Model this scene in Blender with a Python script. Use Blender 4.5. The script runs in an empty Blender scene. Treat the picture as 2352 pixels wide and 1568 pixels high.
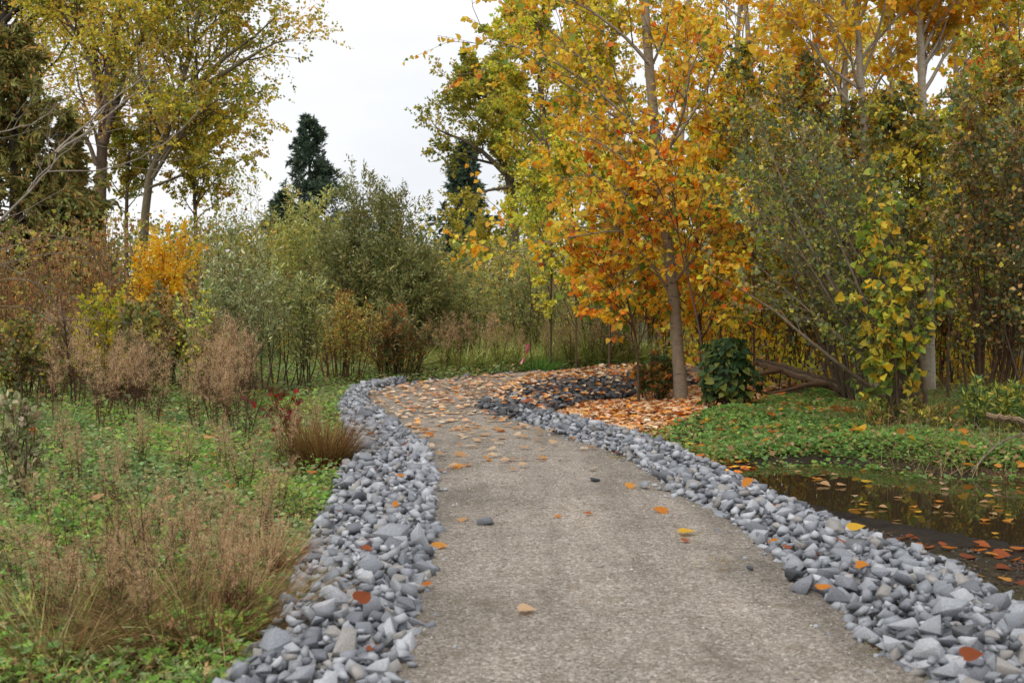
import bpy, bmesh, math, random
import numpy as np
from mathutils import Matrix, Vector

rng = np.random.default_rng(11)
random.seed(11)
SC = bpy.context.scene
COL = SC.collection

# ------------------------------------------------------------------ camera, sky, sun, exposure
F, CU, CV, HZ, EYE = 2940.0, 1176.0, 784.0, 650.0, 1.6       # focal, centre, horizon (in a 2352 px wide picture)
PITCH = math.atan((CV - HZ) / F)
cam = bpy.data.cameras.new('camera')
cam.sensor_width = 36.0
cam.lens = 36.0 * F / 2352.0
cam.clip_end = 3000.0
cam.dof.use_dof = True
cam.dof.focus_distance = 15.0
cam.dof.aperture_fstop = 4.0
camo = bpy.data.objects.new('camera', cam)
camo.location = (0, 0, EYE)
camo.rotation_euler = (math.radians(90) - PITCH, 0, 0)
COL.objects.link(camo)
SC.camera = camo

SUN_EL, SUN_AZ = math.radians(55), math.radians(215)          # high, behind the camera and to its left
world = bpy.data.worlds.new('World')
SC.world = world
world.use_nodes = True
nt = world.node_tree
nt.nodes.clear()
wo = nt.nodes.new('ShaderNodeOutputWorld')
bg = nt.nodes.new('ShaderNodeBackground'); bg.inputs['Strength'].default_value = 0.1
sky = nt.nodes.new('ShaderNodeTexSky'); sky.sky_type = 'NISHITA'; sky.sun_disc = False
sky.sun_elevation = SUN_EL; sky.sun_rotation = SUN_AZ
tc = nt.nodes.new('ShaderNodeTexCoord')
mp = nt.nodes.new('ShaderNodeMapping'); mp.inputs['Scale'].default_value = (1.0, 1.0, 3.0)
nz = nt.nodes.new('ShaderNodeTexNoise'); nz.inputs['Scale'].default_value = 2.6; nz.inputs['Detail'].default_value = 5
cr = nt.nodes.new('ShaderNodeValToRGB')
cr.color_ramp.elements[0].position = 0.32; cr.color_ramp.elements[0].color = (6.5, 6.65, 7.0, 1)
cr.color_ramp.elements[1].position = 0.68; cr.color_ramp.elements[1].color = (8.2, 8.2, 8.3, 1)
mx = nt.nodes.new('ShaderNodeMix'); mx.data_type = 'RGBA'; mx.inputs[0].default_value = 0.95   # closed cloud deck
nt.links.new(tc.outputs['Generated'], mp.inputs['Vector'])
nt.links.new(mp.outputs[0], nz.inputs['Vector'])
nt.links.new(nz.outputs[0], cr.inputs[0])
nt.links.new(sky.outputs[0], mx.inputs[6]); nt.links.new(cr.outputs[0], mx.inputs[7])
nt.links.new(mx.outputs[2], bg.inputs['Color'])
nt.links.new(bg.outputs[0], wo.inputs[0])
sun = bpy.data.lights.new('sun', 'SUN')
sun.energy = 1.5; sun.angle = math.radians(40); sun.color = (1.0, 0.96, 0.9)
suno = bpy.data.objects.new('sun', sun)
suno.rotation_euler = (math.radians(90) - SUN_EL, 0, math.radians(180) - SUN_AZ + math.radians(180) * 0)
COL.objects.link(suno)
# direction check: lamp's -Z must come down from azimuth SUN_AZ (measured clockwise from +Y)
_d = Vector((math.sin(SUN_AZ) * math.cos(SUN_EL), math.cos(SUN_AZ) * math.cos(SUN_EL), math.sin(SUN_EL)))
suno.rotation_euler = _d.to_track_quat('Z', 'Y').to_euler()
vs = SC.view_settings
SC.display_settings.display_device = 'sRGB'
vs.view_transform = 'Standard'; vs.look = 'None'; vs.gamma = 1.0; vs.exposure = 0.45; vs.use_curve_mapping = False
SC.cycles.use_denoising = True
SC.cycles.max_bounces = 12
SC.cycles.diffuse_bounces = 8
SC.cycles.transmission_bounces = 8
SC.cycles.sample_clamp_indirect = 6.0

# ------------------------------------------------------------------ helpers
def lin(c):
    c = np.asarray(c, float) / 255.0
    return np.where(c <= 0.04045, c / 12.92, ((c + 0.055) / 1.055) ** 2.4)

def norm(a):
    return a / np.maximum(np.linalg.norm(a, axis=-1, keepdims=True), 1e-9)

CP, SP = math.cos(PITCH), math.sin(PITCH)
def ray(u, v):
    x, y = (u - CU) / F, -(v - CV) / F
    return np.array([x, CP + y * SP, -SP + y * CP])
def G(u, v, z=0.0):                                           # the spot on level z seen at a picture position
    d = ray(u, v); t = (z - EYE) / d[2]
    return np.array([0, 0, EYE]) + d * t
def AT(u, v, Y):                                              # the spot Y metres ahead seen at a picture position
    d = ray(u, v)
    return np.array([0, 0, EYE]) + d * (Y / d[1])
def pick(pal, n, jit=0.12, w=None):
    pal = np.asarray(pal, float)
    i = rng.choice(len(pal), n, p=None if w is None else np.asarray(w) / np.sum(w))
    c = lin(pal)[i]
    return c * np.exp(rng.normal(0, jit, (n, 1))) * np.exp(rng.normal(0, jit * 0.35, (n, 3)))

class MB:
    """collects vertices, polygons and a colour per vertex; build() links them as ONE mesh object"""
    def __init__(self):
        self.v, self.c, self.f, self.n = [], [], {}, 0
    def add(self, v, faces, col):
        v = np.asarray(v, float).reshape(-1, 3)
        col = np.asarray(col, float)
        if col.ndim == 1:
            col = np.broadcast_to(col, (len(v), 3))
        self.v.append(v); self.c.append(col)
        for fa in (faces if isinstance(faces, list) else [faces]):
            fa = np.asarray(fa, int)
            self.f.setdefault(fa.shape[1], []).append(fa + self.n)
        self.n += len(v)
    def mesh(self, name, mat, origin=(0, 0, 0), smooth=False):
        me = bpy.data.meshes.new(name)
        v = np.concatenate(self.v) - np.asarray(origin, float)
        me.vertices.add(len(v)); me.vertices.foreach_set('co', v.astype(np.float32).ravel())
        idx, tot = [], []
        for k, fs in self.f.items():
            fs = np.concatenate(fs); idx.append(fs.ravel()); tot.append(np.full(len(fs), k))
        idx = np.concatenate(idx); tot = np.concatenate(tot)
        me.loops.add(len(idx)); me.loops.foreach_set('vertex_index', idx.astype(np.int32))
        me.polygons.add(len(tot))
        st = np.concatenate([[0], np.cumsum(tot)[:-1]])
        me.polygons.foreach_set('loop_start', st.astype(np.int32))
        me.polygons.foreach_set('loop_total', tot.astype(np.int32))
        if smooth:
            me.polygons.foreach_set('use_smooth', np.ones(len(tot), bool))
        at = me.attributes.new('Col', 'FLOAT_COLOR', 'POINT')
        c = np.concatenate(self.c)
        at.data.foreach_set('color', np.concatenate([c, np.ones((len(c), 1))], 1).astype(np.float32).ravel())
        me.materials.append(mat)
        me.update(calc_edges=True)
        return me
    def build(self, name, mat, parent=None, smooth=False, kind=None):
        root = parent
        org = np.zeros(3)
        while root is not None:
            org = org + np.array(root.location); root = root.parent
        o = bpy.data.objects.new(name, self.mesh(name, mat, org, smooth))
        COL.objects.link(o)
        if parent is not None:
            o.parent = parent
        if kind:
            o['kind'] = kind
        return o

def tag(o, label=None, cat=None, group=None, kind=None):
    for k, v in (('label', label), ('category', cat), ('group', group), ('kind', kind)):
        if v:
            o[k] = v
    return o
def thing(name, label, cat, loc=(0, 0, 0), group=None):
    o = bpy.data.objects.new(name, None); COL.objects.link(o)
    o.location = [float(a) for a in loc]; o.empty_display_size = 0.1
    return tag(o, label, cat, group)
def dup(root, loc, rotz=0.0, s=1.0, label=None, group=None):
    r = root.copy(); COL.objects.link(r)
    r.location = [float(a) for a in loc]; r.rotation_euler = (0, 0, rotz); r.scale = (s, s, s)
    if label: r['label'] = label
    if group: r['group'] = group
    for ch in list(root.children):
        c = ch.copy(); COL.objects.link(c); c.parent = r
    return r

# ------------------------------------------------------------------ growing things
def grow(starts, dirs, lens, K, up=0.0, wig=0.12):
    T = len(starts); pts = np.empty((T, K, 3)); d = norm(np.asarray(dirs, float)); p = np.array(starts, float)
    pts[:, 0] = p
    step = (np.asarray(lens, float) / (K - 1)).reshape(-1, 1)
    for k in range(1, K):
        d = d + rng.normal(0, wig, (T, 3)); d[:, 2] += up
        d = norm(d); p = p + d * step; pts[:, k] = p
    return pts
def taper(r0, r1, T, K):
    t = np.linspace(0, 1, K)
    return (np.broadcast_to(np.asarray(r0, float).reshape(-1, 1), (T, K)) * (1 - t)
            + np.broadcast_to(np.asarray(r1, float).reshape(-1, 1), (T, K)) * t)
def spawn(pts, rad, n, t0, t1, a0, a1, up=0.0):
    T, K, _ = pts.shape
    t = (np.arange(n) + rng.random((T, n))) / n * (t1 - t0) + t0
    x = t * (K - 1); i = np.minimum(x.astype(int), K - 2); f = (x - i)[..., None]
    ii = np.arange(T)[:, None]
    p = pts[ii, i] * (1 - f) + pts[ii, i + 1] * f
    tan = norm(pts[ii, i + 1] - pts[ii, i])
    r = rad[ii, i] * (1 - f[..., 0]) + rad[ii, i + 1] * f[..., 0]
    v = rng.normal(size=(T, n, 3)); v -= (v * tan).sum(-1, keepdims=True) * tan; v = norm(v)
    a = rng.uniform(a0, a1, (T, n, 1))
    d = np.cos(a) * tan + np.sin(a) * v
    d[..., 2] += up
    return p.reshape(-1, 3), norm(d).reshape(-1, 3), r.ravel(), t.ravel()
def tubes(mb, pts, rad, sides, col):
    T, K, _ = pts.shape
    if T == 0: return
    tan = norm(np.gradient(pts, axis=1))
    main = norm(pts[:, -1] - pts[:, 0])
    ref = np.where(np.abs(main[:, 2:3]) > 0.75, np.array([[0.9, 0.43, 0.05]]), np.array([[0.1, 0.2, 0.97]]))
    u = norm(np.cross(tan, ref[:, None, :])); w = np.cross(tan, u)
    a = np.arange(sides) / sides * 2 * math.pi
    ring = (pts[:, :, None] + rad[:, :, None, None] * (np.cos(a)[:, None] * u[:, :, None] + np.sin(a)[:, None] * w[:, :, None]))
    base = (np.arange(T) * K * sides)[:, None, None] + (np.arange(K - 1) * sides)[None, :, None]
    s = np.arange(sides); s2 = (s + 1) % sides
    q = np.stack([base + s, base + s2, base + sides + s2, base + sides + s], -1).reshape(-1, 4)
    col = np.asarray(col, float)
    if col.ndim == 2 and len(col) == T:
        col = np.repeat(col, K * sides, 0)
    mb.add(ring.reshape(-1, 3), q, col)
def bez(p0, p1, p2, K):
    t = np.linspace(0, 1, K)[None, :, None]
    return (1 - t) ** 2 * p0[:, None] + 2 * t * (1 - t) * p1[:, None] + t ** 2 * p2[:, None]
def spline(P, K):                                            # Catmull-Rom through the points
    P = np.asarray(P, float); Q = np.vstack([2 * P[0] - P[1], P, 2 * P[-1] - P[-2]])
    x = np.linspace(0, len(P) - 1 - 1e-6, K); i = x.astype(int); t = (x - i)[:, None]
    a, b, c, d = Q[i], Q[i + 1], Q[i + 2], Q[i + 3]
    return 0.5 * (2 * b + (c - a) * t + (2 * a - 5 * b + 4 * c - d) * t ** 2 + (3 * b - a - 3 * c + d) * t ** 3)

# leaf outlines: x across, y along, z off the blade
POPLAR = (np.array([[0, .05, 0], [-.24, -.05, .04], [-.46, .08, .08], [-.5, .33, .1], [-.36, .64, .08], [-.14, .88, .03], [0, 1.1, -.05],
                    [.14, .88, .03], [.36, .64, .08], [.5, .33, .1], [.46, .08, .08], [.24, -.05, .04], [0, .4, -.02],
                    [-.016, .07, 0], [.016, .07, 0], [.012, -.5, .06], [-.012, -.5, .06]]),
          [np.array([[0, 12, 2, 1], [12, 4, 3, 2], [12, 6, 5, 4], [0, 11, 10, 12], [12, 10, 9, 8], [12, 8, 7, 6], [13, 14, 15, 16]])])
HEART = (np.array([[0, .04, 0], [-.36, -.02, .06], [-.5, .3, .1], [-.3, .7, .06], [0, 1.08, -.04], [.3, .7, .06], [.5, .3, .1], [.36, -.02, .06]]),
         [np.array([[0, 3, 2, 1], [0, 4, 3, 3][:3] + [3], [0, 7, 6, 5]])])
HEART = (HEART[0], [np.array([[0, 3, 2, 1], [0, 7, 6, 5]]), np.array([[0, 4, 3], [0, 5, 4]])])
BROAD = (np.array([[0, 0, 0], [-.36, .12, .06], [-.34, .6, .06], [0, 1, -.03], [.34, .6, .06], [.36, .12, .06]]),
         [np.array([[0, 3, 2, 1], [0, 5, 4, 3]])])
MID = (np.array([[0, 0, 0], [-.4, .38, .1], [0, 1, 0], [.4, .38, .1]]), [np.array([[0, 2, 1], [0, 3, 2]])])
LANCE = (np.array([[0, 0, 0], [-.15, .45, .04], [0, 1, -.03], [.15, .45, .04]]), [np.array([[0, 2, 1], [0, 3, 2]])])
HAIR = (np.array([[-.03, 0, 0], [.03, 0, 0], [0, 1, .1]]), [np.array([[0, 1, 2]])])
def _lobed():
    v, f = [], []
    for k, a in enumerate((-1.15, 0, 1.15)):
        d = np.array([math.sin(a), math.cos(a), .1]); s = np.array([math.cos(a), -math.sin(a), 0])
        L = 1.0 if k == 1 else .85
        v += [d * .08, d * .5 * L - s * .26 * L + [0, 0, .12], d * L, d * .5 * L + s * .26 * L + [0, 0, .12]]
        f += [[4 * k, 4 * k + 2, 4 * k + 1], [4 * k, 4 * k + 3, 4 * k + 2]]
    return np.array(v), [np.array(f)]
LOBED = _lobed()

def leaf_frames(d, nrm):
    d = norm(d); nrm = nrm - (nrm * d).sum(-1, keepdims=True) * d; nrm = norm(nrm)
    return np.cross(d, nrm), d, nrm
def leaves(mb, tm, pos, d, nrm, size, col):
    v, fs = tm
    s, d, nrm = leaf_frames(d, nrm)
    n = len(pos)
    if n == 0: return
    size = np.broadcast_to(size, (n,))[:, None, None]
    w = pos[:, None] + size * (v[None, :, 0:1] * s[:, None] + v[None, :, 1:2] * d[:, None] + v[None, :, 2:3] * nrm[:, None])
    off = (np.arange(n) * len(v))[:, None, None]
    mb.add(w.reshape(-1, 3), [(f[None] + off).reshape(-1, f.shape[1]) for f in fs], np.repeat(col, len(v), 0))
def blades(mb, base, d, length, width, droop, col, K=5):
    """grass blades: arched tapering ribbons"""
    n = len(base)
    pts = np.empty((n, K, 3)); pts[:, 0] = base; d = norm(d.copy())
    for k in range(1, K):
        d[:, 2] -= droop; d = norm(d)
        pts[:, k] = pts[:, k - 1] + d * (length / (K - 1))[:, None]
    side = norm(np.cross(d, np.array([0, 0, 1.0])) + rng.normal(0, .3, (n, 3)))
    w = (np.asarray(width).reshape(-1, 1) * np.linspace(1, .12, K)[None])[..., None]
    v = np.stack([pts - side[:, None] * w / 2, pts + side[:, None] * w / 2], 2)
    off = (np.arange(n) * K * 2)[:, None, None]
    k = np.arange(K - 1) * 2
    q = np.stack([k, k + 1, k + 3, k + 2], -1)
    mb.add(v.reshape(-1, 3), (q[None] + off).reshape(-1, 4), np.repeat(col, K * 2, 0))

# ------------------------------------------------------------------ materials
def new_mat(name):
    m = bpy.data.materials.new(name); m.use_nodes = True
    t = m.node_tree; t.nodes.clear()
    out = t.nodes.new('ShaderNodeOutputMaterial')
    p = t.nodes.new('ShaderNodeBsdfPrincipled')
    t.links.new(p.outputs[0], out.inputs[0])
    return m, t, p, out
def node(t, typ, **kw):
    n = t.nodes.new('ShaderNode' + typ)
    for k, v in kw.items():
        if k in n.inputs: n.inputs[k].default_value = v
        else: setattr(n, k, v)
    return n
def ramp(t, stops, mode='LINEAR'):
    r = t.nodes.new('ShaderNodeValToRGB'); e = r.color_ramp; e.interpolation = mode
    while len(e.elements) < len(stops): e.elements.new(0.5)
    for el, (p, c) in zip(e.elements, stops):
        el.position = p; el.color = (*c, 1)
    return r
def mixc(t, a, b, fac, blend='MIX'):
    m = t.nodes.new('ShaderNodeMix'); m.data_type = 'RGBA'; m.blend_type = blend
    for s, i in ((fac, 0), (a, 6), (b, 7)):
        if hasattr(s, 'is_output'): t.links.new(s, m.inputs[i])
        elif i == 0: m.inputs[0].default_value = s
        else: m.inputs[i].default_value = (*s, 1)
    return m.outputs[2]
def col_attr(t):
    return node(t, 'Attribute', attribute_name='Col').outputs['Color']
def bump(t, p, h, strength, dist=0.01):
    b = node(t, 'Bump', Strength=strength, Distance=dist)
    t.links.new(h, b.inputs['Height']); t.links.new(b.outputs[0], p.inputs['Normal'])
def g3(a): return (a, a, a)

def leaf_material(name, trans=0.35, rough=0.55, spec=0.3):
    m, t, p, out = new_mat(name)
    c = col_attr(t)
    co = node(t, 'TexCoord')
    n = node(t, 'TexNoise', Scale=45.0, Detail=2.0)
    t.links.new(co.outputs['Object'], n.inputs['Vector'])
    r = ramp(t, [(.3, g3(.64)), (.7, g3(1.24))])
    t.links.new(n.outputs[0], r.inputs[0])
    c = mixc(t, c, r.outputs[0], 1.0, 'MULTIPLY')
    t.links.new(c, p.inputs['Base Color'])
    p.inputs['Roughness'].default_value = rough
    p.inputs['Specular IOR Level'].default_value = spec
    tr = node(t, 'BsdfTranslucent'); t.links.new(c, tr.inputs[0])
    mx = node(t, 'MixShader', Fac=trans)
    t.links.new(p.outputs[0], mx.inputs[1]); t.links.new(tr.outputs[0], mx.inputs[2])
    t.links.new(mx.outputs[0], out.inputs[0])
    return m
M_LEAF = leaf_material('leaf', 0.5)
M_DULL = leaf_material('dull_leaf', 0.4, 0.45, 0.4)
M_FALLEN = leaf_material('fallen_leaf', 0.12, 0.5, 0.3)
M_NEEDLE = leaf_material('needle', 0.28, 0.6, 0.2)
M_STRAW = leaf_material('straw', 0.25, 0.7, 0.15)

def bark_material(name, sc=(9, 9, 2.2), lo=.55, hi=1.3, marks=False):
    m, t, p, out = new_mat(name)
    co = node(t, 'TexCoord'); mpn = node(t, 'Mapping', Scale=sc)
    t.links.new(co.outputs['Object'], mpn.inputs[0])
    n = node(t, 'TexNoise', Scale=3.0, Detail=6.0, Roughness=.65)
    t.links.new(mpn.outputs[0], n.inputs['Vector'])
    r = ramp(t, [(.3, g3(lo)), (.7, g3(hi))]); t.links.new(n.outputs[0], r.inputs[0])
    c = mixc(t, col_attr(t), r.outputs[0], 1.0, 'MULTIPLY')
    if marks:                                                # short dark bands round a smooth pale stem
        mp2 = node(t, 'Mapping', Scale=(5, 5, 26)); t.links.new(co.outputs['Object'], mp2.inputs[0])
        n2 = node(t, 'TexNoise', Scale=1.6, Detail=3.0); t.links.new(mp2.outputs[0], n2.inputs['Vector'])
        r2 = ramp(t, [(.60, g3(0)), (.68, g3(.75))]); t.links.new(n2.outputs[0], r2.inputs[0])
        c = mixc(t, c, tuple(lin((70, 60, 50))), r2.outputs[0])
    t.links.new(c, p.inputs['Base Color'])
    p.inputs['Roughness'].default_value = .85; p.inputs['Specular IOR Level'].default_value = .2
    bump(t, p, n.outputs[0], .5, .02)
    return m
M_BARK = bark_material('bark')
M_PALE = bark_material('pale_bark', (6, 6, 6), .75, 1.15, True)
M_LOG = bark_material('weathered_wood', (14, 14, 14), .4, 1.35)

def stone_material():
    m, t, p, out = new_mat('quarry_stone')
    co = node(t, 'TexCoord')
    oi = node(t, 'ObjectInfo')
    add = node(t, 'VectorMath', operation='ADD'); t.links.new(co.outputs['Object'], add.inputs[0])
    sc = node(t, 'VectorMath', operation='SCALE'); t.links.new(oi.outputs['Random'], sc.inputs[0]); sc.inputs['Scale'].default_value = 50
    t.links.new(sc.outputs[0], add.inputs[1])
    n = node(t, 'TexNoise', Scale=9.0, Detail=6.0, Roughness=.6); t.links.new(add.outputs[0], n.inputs['Vector'])
    r = ramp(t, [(.3, g3(.72)), (.5, g3(1.0)), (.72, g3(1.28))]); t.links.new(n.outputs[0], r.inputs[0])
    c = mixc(t, col_attr(t), r.outputs[0], 1.0, 'MULTIPLY')
    mp2 = node(t, 'Mapping', Scale=(3, 14, 9), Rotation=(.6, .3, .9)); t.links.new(add.outputs[0], mp2.inputs[0])
    n2 = node(t, 'TexNoise', Scale=3.0, Detail=4.0, Distortion=1.2); t.links.new(mp2.outputs[0], n2.inputs['Vector'])
    r2 = ramp(t, [(.62, g3(0)), (.72, g3(.35))]); t.links.new(n2.outputs[0], r2.inputs[0])
    c = mixc(t, c, (.42, .42, .43), r2.outputs[0])
    n3 = node(t, 'TexNoise', Scale=60.0, Detail=4.0, Roughness=.7); t.links.new(co.outputs['Object'], n3.inputs['Vector'])
    t.links.new(c, p.inputs['Base Color'])
    p.inputs['Roughness'].default_value = .72; p.inputs['Specular IOR Level'].default_value = .35
    bump(t, p, n3.outputs[0], .35, .01)
    return m
M_STONE = stone_material()

def path_material():
    m, t, p, out = new_mat('crushed_gravel')
    co = node(t, 'TexCoord'); vec = co.outputs['Object']
    v1 = node(t, 'TexVoronoi', Scale=62.0); v2 = node(t, 'TexVoronoi', Scale=150.0)
    for v in (v1, v2): t.links.new(vec, v.inputs['Vector'])
    sep = node(t, 'SeparateColor'); t.links.new(v1.outputs['Color'], sep.inputs[0])
    sep2 = node(t, 'SeparateColor'); t.links.new(v2.outputs['Color'], sep2.inputs[0])
    A = [(0, lin((84, 76, 66))), (.2, lin((123, 113, 101))), (.5, lin((147, 137, 124))), (.8, lin((168, 158, 146))), (1, lin((212, 204, 194)))]
    r1 = ramp(t, [(a, tuple(b)) for a, b in A]); t.links.new(sep.outputs[0], r1.inputs[0])
    r2 = ramp(t, [(a, tuple(b * .92)) for a, b in A]); t.links.new(sep2.outputs[0], r2.inputs[0])
    c = mixc(t, r1.outputs[0], r2.outputs[0], .55)
    n = node(t, 'TexNoise', Scale=.9, Detail=6.0, Roughness=.62); t.links.new(vec, n.inputs['Vector'])
    r3 = ramp(t, [(.30, g3(.66)), (.5, g3(1.0)), (.7, g3(1.12))]); t.links.new(n.outputs[0], r3.inputs[0])
    c = mixc(t, c, r3.outputs[0], 1.0, 'MULTIPLY')
    n4 = node(t, 'TexNoise', Scale=5.0, Detail=5.0, Roughness=.7); t.links.new(vec, n4.inputs['Vector'])
    r4 = ramp(t, [(.50, g3(0)), (.70, g3(.6))]); t.links.new(n4.outputs[0], r4.inputs[0])
    c = mixc(t, c, tuple(lin((110, 98, 78))), r4.outputs[0])
    mp5 = node(t, 'Mapping', Scale=(2.4, .28, 1)); t.links.new(vec, mp5.inputs[0])
    n5 = node(t, 'TexNoise', Scale=1.3, Detail=4.0, Roughness=.6); t.links.new(mp5.outputs[0], n5.inputs['Vector'])
    r5 = ramp(t, [(.34, g3(.78)), (.55, g3(1.0)), (.72, g3(1.14))]); t.links.new(n5.outputs[0], r5.inputs[0])   # trodden lines along the path
    c = mixc(t, c, r5.outputs[0], 1.0, 'MULTIPLY')
    c = mixc(t, c, col_attr(t), 1.0, 'MULTIPLY')
    t.links.new(c, p.inputs['Base Color'])
    p.inputs['Roughness'].default_value = .9; p.inputs['Specular IOR Level'].default_value = .2
    ma = node(t, 'Math', operation='MULTIPLY_ADD'); t.links.new(v2.outputs['Distance'], ma.inputs[0]); ma.inputs[1].default_value = .4
    t.links.new(v1.outputs['Distance'], ma.inputs[2])
    inv = node(t, 'Math', operation='SUBTRACT'); inv.inputs[0].default_value = 1.0; t.links.new(ma.outputs[0], inv.inputs[1])
    bump(t, p, inv.outputs[0], .7, .012)
    return m
M_PATH = path_material()

def ground_material():
    m, t, p, out = new_mat('soil')
    co = node(t, 'TexCoord'); vec = co.outputs['Object']
    n = node(t, 'TexNoise', Scale=7.0, Detail=8.0, Roughness=.7); t.links.new(vec, n.inputs['Vector'])
    r = ramp(t, [(.3, g3(.5)), (.7, g3(1.5))]); t.links.new(n.outputs[0], r.inputs[0])
    c = mixc(t, col_attr(t), r.outputs[0], 1.0, 'MULTIPLY')
    t.links.new(c, p.inputs['Base Color'])
    p.inputs['Roughness'].default_value = .75; p.inputs['Specular IOR Level'].default_value = .12
    n2 = node(t, 'TexNoise', Scale=26.0, Detail=6.0, Roughness=.7); t.links.new(vec, n2.inputs['Vector'])
    ad = node(t, 'Math', operation='ADD'); t.links.new(n.outputs[0], ad.inputs[0]); t.links.new(n2.outputs[0], ad.inputs[1])
    bump(t, p, ad.outputs[0], 1.0, .09)
    return m
M_SOIL = ground_material()

def water_material():
    m, t, p, out = new_mat('still_water')
    p.inputs['Base Color'].default_value = (.030, .021, .010, 1)
    p.inputs['Roughness'].default_value = .015
    p.inputs['IOR'].default_value = 1.33
    co = node(t, 'TexCoord')
    n = node(t, 'TexNoise', Scale=3.0, Detail=2.0); t.links.new(co.outputs['Object'], n.inputs['Vector'])
    bump(t, p, n.outputs[0], .02, .02)
    return m
M_WATER = water_material()
def plain(name, rough=.5):
    m, t, p, out = new_mat(name); t.links.new(col_attr(t), p.inputs['Base Color']); p.inputs['Roughness'].default_value = rough
    return m
M_RIBBON = plain('ribbon_plastic', .35)
# ================================================================== the setting: ground, path, puddle
def px(pts, z=0.0): return np.array([G(u, v, z)[:2] for u, v in pts])
L_px = [(905, 1568), (950, 1480), (960, 1400), (975, 1350), (1000, 1260), (1005, 1190), (1000, 1100), (990, 1045), (950, 1005), (900, 970),
        (850, 928), (842, 908), (868, 893), (920, 884), (1000, 876), (1090, 865), (1200, 855), (1350, 849), (1440, 844), (1600, 840), (1800, 837), (2050, 835)]
R_px = [(2110, 1568), (2060, 1530), (1980, 1470), (1920, 1400), (1830, 1335), (1800, 1290), (1705, 1220), (1630, 1165), (1545, 1130), (1480, 1078),
        (1400, 1037), (1310, 1006), (1230, 977), (1150, 956), (1098, 936), (1110, 917), (1155, 897), (1235, 877), (1335, 865), (1450, 857), (1600, 851), (1800, 848), (2050, 846)]
PL = np.vstack([[(-.42, -6), (-.44, 1), (-.46, 3.5)], px(L_px)])
PR = np.vstack([[(1.62, -6), (1.62, 1), (1.62, 3.5)], px(R_px)])
PATH = np.vstack([PL, PR[::-1]])
# outer rims of the stone borders
LO_px = [(520, 1568), (600, 1500), (640, 1445), (628, 1415), (672, 1340), (700, 1270), (720, 1220), (752, 1170), (770, 1120), (790, 1070), (795, 1000), (778, 945),
         (796, 915), (825, 897), (872, 886), (930, 879)]
LI_px = L_px[:14]
RO_px = [(2480, 1500), (2352, 1425), (2260, 1372), (2200, 1312), (2100, 1282), (1985, 1238), (1900, 1192), (1800, 1152), (1720, 1102), (1640, 1072), (1500, 1030),
         (1480, 1012), (1405, 990), (1310, 972), (1262, 955)]
RI_px = [(2140, 1568), (2060, 1530), (1980, 1470), (1920, 1400), (1830, 1335), (1800, 1290), (1705, 1220), (1630, 1165), (1545, 1130), (1480, 1078),
         (1400, 1037), (1310, 1006), (1230, 977), (1190, 966)]
WATER_px = [(1640, 1088), (1720, 1066), (1800, 1060), (1900, 1058), (2050, 1072), (2160, 1088), (2352, 1096), (2650, 1100), (2900, 1180), (2700, 1330), (2500, 1300),
            (2352, 1252), (2200, 1226), (2050, 1204), (1900, 1172), (1790, 1132), (1700, 1106)]
WZ = -.20
WPOLY = px(WATER_px, WZ)

def seg_dist(P, A, closed=True):
    B = np.roll(A, -1, 0)
    if not closed: A, B = A[:-1], B[:-1]
    d = np.full(len(P), 1e9)
    for a, b in zip(A, B):
        ab = b - a; t = np.clip(((P - a) @ ab) / max(ab @ ab, 1e-9), 0, 1)
        d = np.minimum(d, np.linalg.norm(P - (a + t[:, None] * ab), axis=1))
    return d
def inside(P, A):
    B = np.roll(A, -1, 0); c = np.zeros(len(P), bool)
    for a, b in zip(A, B):
        if a[1] == b[1]: continue
        k = ((a[1] > P[:, 1]) != (b[1] > P[:, 1])) & (P[:, 0] < (b[0] - a[0]) * (P[:, 1] - a[1]) / (b[1] - a[1]) + a[0])
        c ^= k
    return c
def sm(x): x = np.clip(x, 0, 1); return x * x * (3 - 2 * x)
def wob(x, y, s=1.0):
    return (np.sin(1.7 * s * x + .6) * np.cos(1.3 * s * y + 1.1) + .6 * np.sin(3.9 * s * x + 2.2 * s * y) + .4 * np.cos(7.1 * s * y - 5.2 * s * x + .7)) / 2
def H(P):
    """terrain height at plan positions"""
    P = np.atleast_2d(np.asarray(P, float))[:, :2]
    x, y = P[:, 0], P[:, 1]
    dP = seg_dist(P, PATH); dP[inside(P, PATH)] = 0
    h = -.06 - .10 * sm(dP / 1.0) + .035 * wob(x, y) * sm(dP / .8) + .10 * sm((dP - 1.2) / 2.5) + .4 * sm((np.hypot(x, y) - 60) / 200)
    near = (x > .8) & (x < 12) & (y > 4) & (y < 17)
    if near.any():
        Q = P[near]; dW = seg_dist(Q, WPOLY); iw = inside(Q, WPOLY)
        hh = h[near]
        out = WZ + .02 * wob(Q[:, 0], Q[:, 1], 4) + .008 * wob(Q[:, 1], Q[:, 0], 9) + (hh - WZ) * sm((dW - .03) / np.where(Q[:, 1] > 11.2, .5, 1.1))
        inn = WZ - .15 * sm(dW / .5) + .02 * wob(Q[:, 0], Q[:, 1], 2.2)
        h[near] = np.where(iw, inn, out)
    return h
def HZ_(x, y): return float(H([(x, y)])[0])
def on(u, v, z0=-.1):                                        # ground point seen at a picture position
    p = G(u, v, z0); p[2] = HZ_(p[0], p[1]); return p

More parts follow.
